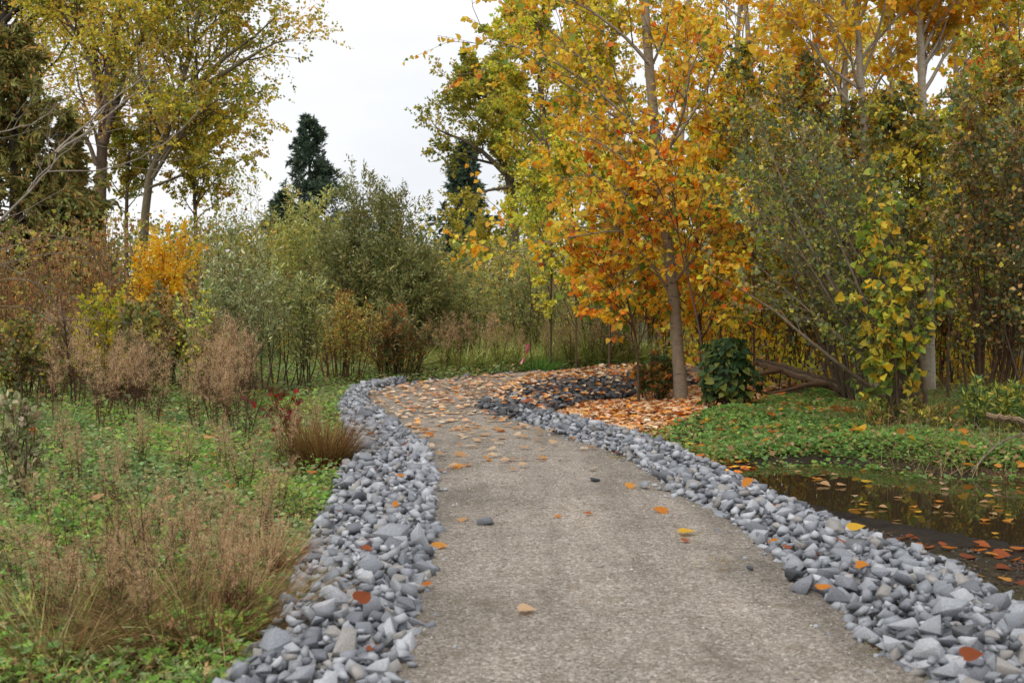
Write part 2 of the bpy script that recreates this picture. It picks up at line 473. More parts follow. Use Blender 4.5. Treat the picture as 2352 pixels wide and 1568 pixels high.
def axis(lo, hi, step, far_lo, far_hi, n):
    core = np.arange(lo, hi + 1e-6, step)
    g = np.linspace(0, 1, n + 1)[1:] ** 2.2
    return np.concatenate([(lo - g * (lo - far_lo))[::-1], core, hi + g * (far_hi - hi)])
gx = axis(-11, 12, .15, -700, 700, 26); gy = axis(2, 30, .15, -60, 1500, 30)
X, Y = np.meshgrid(gx, gy)
P2 = np.stack([X.ravel(), Y.ravel()], 1)
Z = H(P2)
dW = seg_dist(P2, WPOLY); dPth = seg_dist(P2, PATH)
soil = np.tile(lin((92, 80, 58)), (len(P2), 1))
wet = sm(1 - dW / 1.3)[:, None] * (P2[:, 1] < 11.5)[:, None] + sm(1 - dW / .35)[:, None] * (P2[:, 1] >= 11.5)[:, None]
soil = soil * (1 - wet) + lin((66, 57, 50)) * .8 * wet
grn = (.5 + .5 * wob(P2[:, 0], P2[:, 1], .7))[:, None] * (1 - wet)
soil = soil * (1 - .5 * grn) + lin((70, 78, 40)) * .5 * grn
nx, ny = len(gx), len(gy)
ii = (np.arange(ny - 1)[:, None] * nx + np.arange(nx - 1)[None]).ravel()
g = MB(); g.add(np.column_stack([P2, Z]), np.stack([ii, ii + 1, ii + nx + 1, ii + nx], 1), soil)
tag(g.build('ground', M_SOIL, None, True), 'uneven brown soil of the wooded wetland', None, None, 'structure')

# the path: a crowned gravel sheet whose skirts run under the stones
def resample(A, n):
    s = np.concatenate([[0], np.cumsum(np.linalg.norm(np.diff(A, axis=0), axis=1))]); s /= s[-1]
    q = np.linspace(0, 1, n); return np.stack([np.interp(q, s, A[:, k]) for k in (0, 1)], 1)
def strip(A, B, na, nb):
    """quads between two matched rims"""
    t = np.linspace(0, 1, nb)[None, :, None]
    return A[:, None] * (1 - t) + B[:, None] * t
keyL = [0, 3, 8, 11, 13, 14, 15, 17, 20, 24]; keyR = [0, 3, 8, 12, 14, 16, 17, 19, 21, 25]
n_each = 30
RL = np.vstack([resample(PL[a:b + 1], n_each)[(0 if i == 0 else 1):] for i, (a, b) in enumerate(zip(keyL[:-1], keyL[1:]))])
RR = np.vstack([resample(PR[a:b + 1], n_each)[(0 if i == 0 else 1):] for i, (a, b) in enumerate(zip(keyR[:-1], keyR[1:]))])
nb = 34
tt = np.linspace(-.16, 1.16, nb)[None, :, None]
S = RL[:, None] * (1 - tt) + RR[:, None] * tt
t1 = tt[0, :, 0]
zz = np.where((t1 < 0) | (t1 > 1), -.08 * np.minimum(np.maximum(-t1, t1 - 1) / .16, 1) , .018 * np.sin(np.clip(t1, 0, 1) * math.pi))
zz = zz[None] + .008 * wob(S[..., 0], S[..., 1], 1.9) + .004 * wob(S[..., 0], S[..., 1], 6)
dark = np.ones(zz.shape)
# worn tracks and damp rims
dark *= 1 - .26 * np.exp(-((t1 - .02) / .08) ** 2)[None] - .26 * np.exp(-((t1 - .98) / .08) ** 2)[None]
pv = np.concatenate([S, zz[..., None]], -1).reshape(-1, 3)
r_, c_ = S.shape[:2]
ii = (np.arange(r_ - 1)[:, None] * c_ + np.arange(c_ - 1)[None]).ravel()
pm = MB(); pm.add(pv, np.stack([ii, ii + 1, ii + c_ + 1, ii + c_], 1), dark.reshape(-1, 1) * np.ones(3))
tag(pm.build('gravel_path', M_PATH, None, True), 'winding footpath of compacted grey brown gravel', None, None, 'structure')

# puddle surface, a little larger than its shore so the soil cuts its outline
wc = WPOLY.mean(0); wp = wc + (WPOLY - wc) * 1.03
wm = MB(); wm.add(np.vstack([[*wc, WZ - .012], np.column_stack([wp, np.full(len(wp), WZ - .012)])]),
                  np.array([[0, 1 + (i + 1) % len(wp), 1 + i] for i in range(len(wp))])[:, ::-1], (0, 0, 0))
tag(wm.build('puddle_water', M_WATER), 'dark still puddle reflecting the trees beside the stones', None, None, 'structure')

# ================================================================== stones
def stone_mesh_arrays(seed, col, k=15):
    r = np.random.default_rng(seed)
    bm = bmesh.new()
    sc = np.array([1.0, r.uniform(.6, .85), r.uniform(.42, .68)])
    cube = np.array([[a, b, c] for a in (-1, 1) for b in (-1, 1) for c in (-1, 1)], float) * .72
    p = cube + r.normal(0, .36, (8, 3))
    if seed % 3 == 0: p = norm(r.normal(size=(9, 3))) * r.uniform(.8, 1.1, (9, 1))
    p = np.vstack([p, norm(r.normal(size=(k - 9, 3))) * r.uniform(.95, 1.2, (k - 9, 1))]) * sc
    vs_ = [bm.verts.new(q) for q in p]
    res = bmesh.ops.convex_hull(bm, input=vs_)
    bmesh.ops.delete(bm, geom=[v for v in bm.verts if not v.link_faces], context='VERTS')
    bmesh.ops.dissolve_limit(bm, angle_limit=math.radians(20), verts=bm.verts[:], edges=bm.edges[:])
    return bm
def bm_arrays(bm):
    bmesh.ops.triangulate(bm, faces=bm.faces[:])
    bm.verts.index_update()
    v = np.array([q.co[:] for q in bm.verts]); f = np.array([[q.index for q in fc.verts] for fc in bm.faces])
    bm.free(); return v, f
GREYS = [(152, 155, 160), (168, 171, 176), (134, 137, 143), (182, 184, 188), (120, 123, 129), (198, 199, 202), (100, 103, 109), (158, 160, 163), (144, 148, 154), (160, 152, 142)]
GREYS = [tuple(.68 * a + .32 * b for a, b in zip(g_, (146, 149, 156))) for g_ in GREYS]
STONE_M, STONE_DARK, STONE_RAW = [], [], []
for k in range(30):
    c = lin(GREYS[k % 10]) * .86
    bm = stone_mesh_arrays(100 + k, c, 10 + k % 3)
    STONE_RAW.append(bm_arrays(bm.copy()))
    bmesh.ops.bevel(bm, geom=bm.edges[:], offset=.028, segments=1, affect='EDGES', clamp_overlap=True)
    v, f = bm_arrays(bm)
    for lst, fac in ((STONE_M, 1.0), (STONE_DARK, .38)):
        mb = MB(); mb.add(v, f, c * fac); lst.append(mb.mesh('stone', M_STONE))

def band_points(A, B, per_m2, zfun):
    """random spots between two matched rims, kept apart from each other"""
    out = []
    n = 40
    QA, QB = resample(A, n), resample(B, n)
    for i in range(n - 1):
        a, b, c, d = QA[i], QA[i + 1], QB[i + 1], QB[i]
        area = .5 * abs(np.cross(b - a, d - a)) + .5 * abs(np.cross(c - b, d - b))
        m = rng.poisson(area * per_m2)
        s, t = rng.random((m, 1)), rng.random((m, 1))
        q = (a * (1 - s) + b * s) * (1 - t) + (d * (1 - s) + c * s) * t
        out.append(np.column_stack([q, t, np.full(m, i / n)]))
    return np.concatenate(out)
def thin(P, r):
    cell, keep = {}, []
    for i, (x, y) in enumerate(P[:, :2]):
        rr = r[i]; k = (int(x / .16), int(y / .16)); ok = True
        for a in (-1, 0, 1):
            for b in (-1, 0, 1):
                for j in cell.get((k[0] + a, k[1] + b), ()):
                    if (P[j, 0] - x) ** 2 + (P[j, 1] - y) ** 2 < (rr + r[j]) ** 2 * .25: ok = False; break
                if not ok: break
            if not ok: break
        if ok: cell.setdefault(k, []).append(i); keep.append(i)
    return np.array(keep, int)
def stone_band(root, A, B, dens, hgt, size=(.029, .06), dark=0.0, grow_far=.008, layers=3, dark_far=99):
    items = []
    for L in range(layers):
        P = band_points(A, B, dens, None)
        if L: P = P[rng.random(len(P)) < np.sin(np.clip(P[:, 2], .02, .98) * math.pi) ** .5]
        d = P[:, 1]
        s = rng.uniform(size[0], size[1], len(P)) * np.exp(rng.normal(0, .28, len(P))) * (1 + grow_far * np.clip(d - 6, 0, 20))
        k = thin(P, s * (1.55 if L < 2 else 1.9)); P, s = P[k], s[k]
        prof = np.sin(np.clip(P[:, 2], 0, 1) * math.pi) ** .7
        z = np.maximum(H(P[:, :2]), -.24) + .035 + prof * hgt * (.35 + .65 * L / max(layers - 1, 1)) + (L * .022)
        items.append(np.column_stack([P[:, 0], P[:, 1], z, s, P[:, 2]]))
    QA, QB = resample(A, 80), resample(B, 80)
    k = rng.integers(0, 80, 70); out = norm(QA[k] - QB[k]) * (rng.random((70, 1)) ** 2 * .26 + .01)        # stones kicked on to the gravel
    s = rng.uniform(.01, .028, 70); q = QA[k] + out + rng.normal(0, .03, (70, 2))
    items.append(np.column_stack([q, np.maximum(H(q), -.01) + s * .4 + .008, s, np.full(70, .5)]))
    I = np.concatenate(items)
    # spilled singles beyond the rims
    vis = I[:, 3] / np.maximum(I[:, 1], 1) * (I[:, 1] > 4.6) * (np.abs(I[:, 0]) < .41 * I[:, 1]) * (I[:, 2] > -1)
    top = rng.random(len(I)) * .3 + 1
    order = np.argsort(-vis * top)
    rest = MB()
    loc = np.array(root.location)
    for rank, i in enumerate(order):
        x, y, z, s, t = I[i]
        R = Matrix.Rotation(random.uniform(0, 6.283), 3, 'Z') @ Matrix.Rotation(random.gauss(0, .45), 3, 'X') @ Matrix.Rotation(random.gauss(0, .4), 3, 'Y')
        k = random.randrange(30)
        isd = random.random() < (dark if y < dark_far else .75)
        if rank < 300:
            o = bpy.data.objects.new('stone', (STONE_DARK if isd else STONE_M)[k]); COL.objects.link(o); o.parent = root
            o.location = (x - loc[0], y - loc[1], z - loc[2]); o.rotation_euler = R.to_euler(); o.scale = (s, s, s)
        else:
            v, f = STONE_RAW[k]
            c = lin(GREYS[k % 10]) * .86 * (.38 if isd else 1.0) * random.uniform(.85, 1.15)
            rest.add((v * s) @ np.array(R).T + [x, y, z], f, c)
    if rest.n: rest.build('stone_bed', M_STONE, root, False, 'stuff')
    return I
t = thing('stone_border', 'light grey riprap border along the weedy side of the gravel path', 'stone border', (-1, 6, -.1))
LI = np.vstack([[(-.46, 2.0)], px(LI_px)]); LO = np.vstack([[(-1.15, 2.0)], px(LO_px, -.1)])
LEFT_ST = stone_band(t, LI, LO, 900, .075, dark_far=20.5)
t = thing('stone_border', 'light grey riprap border between the gravel path and the puddle', 'stone border', (2, 8, -.1))
RI = np.vstack([[(1.64, 2.2)], px(RI_px)]); RO = np.vstack([[(2.7, 2.2)], px(RO_px, -.12)])
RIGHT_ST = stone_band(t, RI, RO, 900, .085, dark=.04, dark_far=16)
t = thing('stone_heap', 'dark wet riprap heap under orange leaves inside the path bend', 'stone heap', (0, 18, 0))
HA = px([(1205, 972), (1150, 958), (1098, 938), (1108, 917), (1155, 897), (1235, 878), (1335, 866), (1450, 858), (1560, 853)])
HB = px([(1330, 962), (1290, 952), (1270, 935), (1275, 918), (1330, 905), (1410, 895), (1490, 885), (1560, 875), (1600, 868)])
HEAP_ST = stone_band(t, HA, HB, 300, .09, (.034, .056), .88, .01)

t = thing('stone_row', 'thin row of small dark stones along the far edge of the bend, leaves between them', 'stone row', (0, 22, 0))
stone_band(t, px(L_px[13:19]), px([(930, 879), (1008, 871), (1098, 861), (1208, 852), (1350, 847), (1440, 843)]), 130, .02, (.05, .08), .7, 0, 1)
# single stones lying on the gravel
for (u, v, s, k, lab) in [(1117, 1208, .05, 4, 'small blue grey stone alone on the gravel near the light border'), (1366, 1110, .04, 6, 'small dark upright stone alone in mid path'),
                          (1478, 1122, .06, 8, 'grey stone just off the puddle side border, closest to mid path'), (1536, 1127, .045, 1, 'pale stone at the inner rim of the puddle side border'),
                          (1846, 1358, .065, 4, 'flat dark grey stone below the orange leaf by the border'), (1824, 1334, .06, 6, 'nearly black stone at the rim of the puddle side border'),
                          (1723, 1312, .02, 6, 'tiny dark pebble beside the dry grass wisp on gravel')]:
    p = G(u, v, 0)
    o = bpy.data.objects.new('loose_stone', (STONE_DARK if k == 6 else STONE_M)[k]); COL.objects.link(o)
    o.location = (p[0], p[1], .012 + s * .42); o.scale = (s, s, s); o.rotation_euler = (.1, .15, u * .7)
    tag(o, lab, 'stone')
# pebbles sprinkled over the gravel
n = 5500
q = rng.random((n, 2)); yy = 4.6 + 8 * q[:, 0] ** 1.6
xx = np.interp(yy, PL[:11, 1], PL[:11, 0]) + q[:, 1] * (np.interp(yy, PR[:12, 1], PR[:12, 0]) - np.interp(yy, PL[:11, 1], PL[:11, 0]))
pb = MB()
v, f = STONE_RAW[3]
ov = np.array([[1, 0, 0], [.1, .9, .1], [-1, .2, 0], [0, -.9, -.1], [.1, .1, .9], [0, 0, -.8]]); of = np.array([[0, 1, 4], [1, 2, 4], [2, 3, 4], [3, 0, 4], [1, 0, 5], [2, 1, 5], [3, 2, 5], [0, 3, 5]])
ss = rng.uniform(.003, .0065, n) * np.exp(rng.normal(0, .35, n))
edge = rng.random(n) < .2
ang = rng.uniform(0, 6.28, n)
V = ov[None] * np.stack([ss, ss * rng.uniform(.6, .9, n), ss * rng.uniform(.5, .8, n)], -1)[:, None]
V = np.stack([V[..., 0] * np.cos(ang)[:, None] - V[..., 1] * np.sin(ang)[:, None], V[..., 0] * np.sin(ang)[:, None] + V[..., 1] * np.cos(ang)[:, None], V[..., 2]], -1)
tq = np.clip(q[:, 1], 0, 1)
zc = .018 * np.sin(tq * math.pi) + .008 * wob(xx, yy, 1.9) + .004 * wob(xx, yy, 6)
V = V + np.stack([xx, yy, zc + ss * .2], -1)[:, None]
pb.add(V.reshape(-1, 3), (of[None] + (np.arange(n) * len(ov))[:, None, None]).reshape(-1, 3),
       np.repeat(pick([(150, 142, 132), (172, 165, 155), (128, 126, 126), (190, 180, 168), (120, 108, 95)], n, .12), len(ov), 0))
tag(pb.build('loose_gravel', plain('pebble', .9), None, False), 'loose fine gravel on the trodden path', None, None, 'stuff')
# ================================================================== palettes (leaf colours)
ORANGE = [(240, 160, 34), (244, 172, 44), (232, 140, 32), (240, 180, 70), (220, 118, 36), (234, 160, 66), (190, 104, 40), (230, 186, 58)]
GOLD = [(226, 178, 48), (214, 166, 44), (232, 190, 60), (196, 150, 44), (176, 150, 50), (222, 150, 40)]
OLIVE = [(120, 122, 48), (104, 112, 44), (140, 134, 54), (92, 100, 40), (158, 142, 58), (128, 118, 52)]
OLIVE_GOLD = [(150, 134, 52), (126, 124, 50), (186, 150, 52), (110, 112, 46), (204, 164, 58), (168, 132, 54), (98, 108, 44)]
GREY_GREEN = [(116, 120, 82), (100, 108, 68), (132, 136, 96), (86, 98, 58), (112, 110, 68), (142, 144, 106)]
WILLOW = [(96, 100, 58), (82, 90, 50), (112, 112, 66), (72, 82, 46), (124, 118, 70), (100, 94, 54)]
LIGHT_W = [(142, 144, 82), (126, 132, 70), (158, 154, 90), (110, 118, 62), (150, 138, 76)]
DARK_W = [(72, 84, 52), (60, 74, 44), (86, 96, 62), (96, 92, 56), (112, 96, 58), (78, 82, 58)]
BROWN = [(128, 96, 60), (112, 82, 52), (140, 108, 66), (98, 78, 50), (118, 104, 58), (150, 118, 70)]
RUST = [(150, 92, 44), (128, 82, 44), (170, 106, 46), (112, 78, 48), (140, 110, 52)]
GREEN_Y = [(140, 150, 50), (160, 162, 60), (116, 134, 46), (188, 172, 62), (96, 118, 44), (206, 172, 60), (170, 140, 50)]
DEEP = [(56, 84, 46), (46, 72, 40), (68, 96, 52), (82, 106, 56), (104, 116, 56)]
FIR = [(80, 98, 82), (68, 90, 76), (92, 110, 90), (100, 114, 88)]
CEDAR = [(146, 142, 78), (128, 130, 72), (166, 146, 82), (178, 136, 76), (150, 148, 80), (118, 126, 70)]
BARK_G, BARK_B, BARK_P, TWIG_B = lin((104, 94, 80)), lin((84, 74, 62)), lin((172, 160, 142)), lin((96, 78, 62))

LIFT = 2.1
def clump_cols(pal, n, group, jit=.13, own=.5, w=None, lift=None):
    """leaf colours: half by the clump a leaf grows in, half its own"""
    ng = int(group.max()) + 1 if n else 1
    gc = pick(pal, ng, .12, w)[group]; oc = pick(pal, n, jit, w)
    m = (rng.random((n, 1)) < own)
    return np.minimum(np.where(m, oc, gc * np.exp(rng.normal(0, jit, (n, 1)))) * (lift or LIFT), .9)

def leaf_set(pts, rad, n, tm, size, pal, droop=.5, spread=.6, t0=.15, group_div=1, w=None, own=.5, jit=.13, lift=None):
    p, d, _, _ = spawn(pts, rad, n, t0, 1.0, .4, 1.3)
    N = len(p)
    d = d + rng.normal(0, spread, (N, 3)); d[:, 2] -= droop
    nr = rng.normal(size=(N, 3)) + np.array([0, -.25, .25])
    s = size * np.exp(rng.normal(0, .22, N))
    grp = (np.arange(N) // (n * group_div))
    return p + norm(d) * (s * .25)[:, None], norm(d), nr, s, clump_cols(pal, N, grp, jit, own, w, lift)

VARIANTS = {}
def leaf_variants(key, pal):
    """a few real leaf blades per colour, shared by the leaves that are objects of their own"""
    if key not in VARIANTS:
        lst = []
        for c in pal:
            v, f = POPLAR; v = v.copy(); r = rng.uniform(-1, 1, 3)
            v[:, 2] += .14 * r[0] * v[:, 0] ** 2 * 4 + .16 * r[1] * (v[:, 1] - .4) ** 2 + .15 * r[2] * v[:, 0]
            mb = MB(); mb.add(v, f, lin(c) if key in ('fallen', 'ivy') else np.minimum(lin(c) * 1.3, .9)); lst.append(mb.mesh('leaf', M_LEAF))
        VARIANTS[key] = lst
    return VARIANTS[key]
def place_leaf(meshes, k, pos, d, nr, s, parent, name='leaf'):
    sd, d, nr = leaf_frames(d[None], nr[None])
    o = bpy.data.objects.new(name, meshes[k]); COL.objects.link(o)
    org = np.zeros(3)
    if parent is not None: o.parent = parent; org = np.array(parent.location)
    M = Matrix(((sd[0, 0], d[0, 0], nr[0, 0]), (sd[0, 1], d[0, 1], nr[0, 1]), (sd[0, 2], d[0, 2], nr[0, 2])))
    o.location = [float(a) for a in pos - org]; o.rotation_euler = M.to_euler(); o.scale = (float(s),) * 3
    return o
def big_leaves(root, pts, n, size, pal, key, nobj, droop=.9, spread=.55, t0=.1, w=None, visible=None, own=.6):
    """poplar foliage: the largest blades in view as single leaves, the rest one mass"""
    p, d, nr, s, c = leaf_set(pts[0], pts[1], n, POPLAR, size, pal, droop, spread, t0, 1, w, own, .13, 1.4)
    nr = nr + np.array([0, -.7, .3])
    N = len(p)
    u = CU + F * p[:, 0] / p[:, 1]; v = HZ + F * (EYE - p[:, 2]) / p[:, 1]
    vis = (u > 0) & (u < 2352) & (v > 0) & (v < 1568)
    if visible is not None: vis &= visible(u, v)
    order = np.argsort(-(s / p[:, 1]) * (vis + .01) * rng.uniform(.7, 1, N) - .0005 * vis * (40 - p[:, 1]))
    ids, rest = order[:nobj], order[nobj:]
    me = leaf_variants(key, pal)
    k = rng.choice(len(pal), len(ids), p=None if w is None else np.asarray(w) / np.sum(w))
    for i, kk in zip(ids, k):
        place_leaf(me, kk, p[i], d[i], nr[i], s[i], root)
    mb = MB(); leaves(mb, HEART if p[:, 1].mean() < 21 else MID, p[rest], d[rest], nr[rest], s[rest] * (1 if p[:, 1].mean() < 21 else 1.15), c[rest])
    mb.build('foliage', M_LEAF, root, False, 'stuff')

def tree(name, label, trunk, r0, r1, limbs=14, lt=(.25, .97), ll=4.0, la=(.6, 1.1), lup=.15, prof=None, n2=9, l2=.42, n3=6, l3=.4, nl=10,
         leaf=MID, lsize=.1, pal=OLIVE, bark=M_BARK, bcol=BARK_G, droop=.4, extra=None, group=None, cat='tree', big=None, w=None, own=.5,
         up2=.04, lift=None, twigs=True, leafmat=None, limb_obj=True, extra_r=None):
    trunk = spline(np.asarray(trunk, float), 16)[None]
    base = trunk[0, 0]
    root = thing(name, label, cat, base, group)
    tr = taper([r0], [r1], 1, 16); tr[0, 0] *= 1.35; tr[0, 1] *= 1.08
    mb = MB(); trunk[0, 0, 2] -= .15
    tubes(mb, trunk, tr, 12, bcol); mb.build('trunk', bark, root, True)
    p, d, r, t = spawn(trunk, tr, limbs, lt[0], lt[1], la[0], la[1], lup)
    k = 9
    lens = ll * (np.ones(len(t)) if prof is None else np.interp(t, *prof)) * rng.uniform(.75, 1.2, len(t))
    P1 = grow(p, d, lens, k, .05, .11); R1 = taper(np.minimum(r * .5, lens * .015), np.full(len(t), .006), len(t), k)
    if extra is not None:
        ex = np.stack([spline(e, k) for e in extra])
        er = taper(np.full(len(ex), r0 * .3) if extra_r is None else np.asarray(extra_r), np.full(len(ex), .006), len(ex), k)
        P1 = np.concatenate([ex, P1]); R1 = np.concatenate([er, R1])
    T1 = len(P1); L1 = np.linalg.norm(np.diff(P1, axis=1), axis=2).sum(1)
    p, d, r, t = spawn(P1, R1, n2, .18, 1.0, .45, 1.05, .08)
    len2 = np.repeat(L1, n2) * l2 * (1.15 - .6 * t) * rng.uniform(.6, 1.2, len(t))
    P2_ = grow(p, d, len2, 5, up2, .15); R2 = taper(np.maximum(r * .5, .006), np.full(len(t), .004), len(t), 5)
    p, d, r, t = spawn(P2_, R2, n3, .2, 1.0, .4, 1.0, .03)
    len3 = np.repeat(len2, n3) * l3 * rng.uniform(.5, 1.2, len(t))
    P3 = grow(p, d, len3, 3, 0, .16); R3 = taper(np.maximum(r * .5, .0035), np.full(len(t), .0025), len(t), 3)
    if limb_obj:
        for i in range(T1):
            mb = MB()
            tubes(mb, P1[i:i + 1], R1[i:i + 1], 6, bcol * .9)
            tubes(mb, P2_[i * n2:(i + 1) * n2], R2[i * n2:(i + 1) * n2], 4 if twigs else 3, bcol * .75)
            a = n2 * n3
            if twigs: tubes(mb, P3[i * a:(i + 1) * a], R3[i * a:(i + 1) * a], 3, bcol * .65)
            mb.build('branch', bark, root, True)
    else:
        mb = MB(); tubes(mb, P1, R1, 4, bcol * .9); tubes(mb, P2_, R2, 3, bcol * .75)
        mb.build('branch', bark, root, True, 'stuff')
    if big:
        big_leaves(root, (P3, R3), nl, lsize, pal, big[0], big[1], droop=big[2], w=w, own=own)
    elif nl:
        mb = MB(); leaves(mb, leaf, *leaf_set(P3, R3, nl, leaf, lsize, pal, droop, .6, .1, n3 * 2, w, own, .13, lift))
        mb.build('foliage', leafmat or M_LEAF, root, False, 'stuff')
    return root
def trunk_px(pts, d, extra_top=None):
    """trunk line from picture positions at distance d; the first point stands on the soil"""
    P = [AT(u, v, d) for u, v in pts]
    P[0][2] = HZ_(P[0][0], P[0][1])
    return P
def base_v(d): return HZ + F * (EYE + .08) / d

CROWN = ([0, .2, .5, .8, 1], [.7, .95, 1.0, .8, .4])
# ---- tall cottonwoods on the weedy side
def TP(pts, d): return [AT(u, v, d) for u, v in pts]
tree('cottonwood_tree', 'tall cottonwood with a thick dark double trunk beside the brown cedar, olive gold leaves',
     trunk_px([(228, 0, ), (236, 400), (243, 200), (268, 60), (292, -120), (300, -420)], 44) if False else
     [np.array([*AT(226, 650, 44)[:2], .1])] + TP([(232, 420), (240, 250), (262, 80), (288, -80), (300, -420), (304, -640)], 44), .21, .06,
     limbs=32, lt=(.2, .97), ll=5.2, prof=CROWN, n2=10, n3=7, l2=.5, l3=.62, nl=14, twigs=False, lsize=.105, pal=OLIVE_GOLD, bcol=lin((118, 100, 86)), own=.45,
     extra=[TP([(238, 330), (262, 250), (300, 150), (340, 40), (380, -90)], 43.5), TP([(236, 300), (215, 160), (170, 70), (120, 0), (70, -60)], 43.8),
            TP([(240, 280), (232, 200), (215, 100), (205, 20), (190, -80)], 44.2), TP([(222, 380), (200, 320), (170, 280), (130, 255)], 43.6)], extra_r=[.17, .13, .12, .09])
tree('cottonwood_tree', 'tall cottonwood leaning towards the open sky with a long drooping limb',
     [np.array([*AT(322, 650, 42)[:2], .1])] + TP([(338, 440), (375, 330), (415, 200), (446, 80), (470, -60), (490, -380)], 42), .15, .04,
     limbs=30, lt=(.2, .97), ll=4.0, prof=CROWN, n2=10, n3=7, l2=.5, l3=.62, nl=14, twigs=False, lsize=.105, pal=OLIVE_GOLD, bcol=lin((116, 106, 84)), own=.45,
     extra=[TP([(395, 270), (450, 200), (520, 130), (590, 80), (650, 20)], 42), TP([(415, 230), (480, 190), (560, 140), (630, 100), (680, 90)], 41.6),
            TP([(350, 410), (400, 330), (450, 270), (500, 230), (540, 230)], 41.2), TP([(365, 370), (420, 300), (480, 250), (530, 290), (560, 330)], 41.5),
            TP([(345, 430), (400, 410), (450, 390), (500, 370), (545, 365)], 41.2)], extra_r=[.12, .11, .07, .06, .05])
tree('cottonwood_tree', 'golden cottonwood at the picture edge rising over the brown cedar',
     [np.array([*AT(-60, 650, 50)[:2], .1])] + TP([(-55, 400), (-40, 200), (0, 60), (30, -40), (60, -300)], 50), .33, .08,
     limbs=28, lt=(.3, .97), ll=6.6, prof=CROWN, n2=10, n3=7, l2=.5, l3=.62, nl=11, twigs=False, lsize=.13, pal=GOLD + OLIVE_GOLD, own=.45, bcol=lin((66, 60, 54)),
     extra=[TP([(-20, 120), (10, 50), (60, 10), (110, 5), (160, 20)], 49), TP([(-40, 160), (10, 60), (60, 80), (120, 150), (160, 180)], 48)], extra_r=[.16, .1])
# ---- brown green cedar
def conifer(name, label, base, h, r, nb, pal, drop, sprays, size, tm=LANCE, bcol=BARK_B, up=0.0, r0=.25, ragged=(.5, 1.25)):
    root = thing(name, label, 'tree', base)
    tp = np.array([[base + np.array([0, 0, h * k / 9]) for k in range(10)]])
    tr = taper([r0], [.02], 1, 10)
    mb = MB(); tubes(mb, tp, tr, 8, bcol); mb.build('trunk', M_BARK, root, True)
    p, d, rr, t = spawn(tp, tr, nb, .04, .99, 1.2, 1.5, up)
    prof = np.where(t < .12, .75, (1 - t) ** .85 + .04)
    L = r * prof * rng.uniform(*ragged, len(t))
    P1 = grow(p, d, L, 7, drop, .05); P1[:, :, 2] += (np.linspace(0, 1, 7) ** 2 * .12)[None] * L[:, None]
    R1 = taper(np.maximum(L * .012, .008), np.full(len(t), .004), len(t), 7)
    P2_, d2, r2, t2 = spawn(P1, R1, 9, .12, 1.0, .6, 1.1, -.12)
    l2 = np.repeat(L, 9) * .38 * (1.1 - .7 * t2) + .08
    P2_ = grow(P2_, d2, l2, 4, drop * 1.2, .08); R2 = taper(np.full(len(t2), .006), np.full(len(t2), .003), len(t2), 4)
    mb = MB(); tubes(mb, P1, R1, 4, bcol); tubes(mb, P2_, R2, 3, bcol); mb.build('branch', M_BARK, root, True, 'stuff')
    pp, dd, _, tt_ = spawn(P2_, R2, sprays, 0, 1.0, .3, .9, -.1)
    q, e, _, _ = spawn(P1, R1, sprays * 3, .25, 1.0, .3, .9, -.1)
    pp, dd = np.concatenate([pp, q]), np.concatenate([dd, e])
    N = len(pp); c = pick(pal, N, .16)
    mb = MB(); leaves(mb, tm, pp, norm(dd + np.array([0, 0, -.25])), rng.normal(size=(N, 3)) + [0, 0, .6], size * np.exp(rng.normal(0, .25, N)), c)
    mb.build('foliage', M_NEEDLE, root, False, 'stuff')
    return root
def gp(u, d, z=None):
    q = AT(u, HZ, d); q[2] = HZ_(q[0], q[1]) if z is None else z; return q
def hgt(v, d): return (HZ - v) / F * d + EYE
conifer('cedar_tree', 'dense cedar with browning drooping sprays below the golden cottonwood', gp(40, 36), hgt(60, 36) + .1, 3.3, 190, CEDAR, -.06, 18, .2, LANCE, r0=.3)
conifer('cedar_tree', 'smaller brown green cedar filling the gap beside the double trunk', gp(160, 37), hgt(270, 37), 1.9, 130, CEDAR, -.06, 18, .18, LANCE, r0=.2)
conifer('fir_tree', 'lone dark blue green fir against the white sky in the gap', gp(713, 90), hgt(268, 90), 4.6, 110, FIR, .02, 16, .32, LANCE, r0=.3, up=.1, ragged=(.6, 1.12))
conifer('fir_tree', 'dark fir half hidden behind the olive cottonwood right of the sky gap', gp(1068, 78), hgt(330, 78), 2.7, 90, FIR, .02, 14, .4, LANCE, r0=.3, up=.05)
conifer('fir_tree', 'low dark fir standing in the gap behind the willow thicket', gp(1042, 62), hgt(535, 62), 1.3, 70, FIR, -.02, 12, .3, LANCE, r0=.15)
conifer('fir_tree', 'top of a small fir poking over the light green willow', gp(650, 88), hgt(445, 88), 2.6, 80, FIR, .0, 12, .4, LANCE, r0=.2, up=.1)

# ---- trees in the middle distance, right of the sky gap
tree('cottonwood_tree', 'olive green cottonwood with a bare topped limb reaching over the sky gap',
     [np.array([*AT(1185, 650, 46)[:2], .1])] + TP([(1178, 480), (1160, 360), (1135, 280), (1115, 220), (1105, 180)], 46), .22, .04,
     limbs=34, lt=(.04, .97), ll=2.6, prof=([0, .5, 1], [1, 1, .25]), n2=10, n3=7, l3=.55, nl=12, twigs=False, lsize=.105, lift=2.2, pal=OLIVE + OLIVE_GOLD[:4], own=.5,
     extra=[TP([(1160, 400), (1110, 350), (1060, 320), (1010, 300), (985, 270)], 45.5), TP([(1150, 380), (1090, 365), (1050, 350), (1005, 335)], 46),
            TP([(1170, 430), (1110, 440), (1070, 460), (1050, 500)], 45), TP([(1110, 240), (1085, 200), (1075, 160), (1070, 130)], 46)], extra_r=[.1, .06, .06, .03])
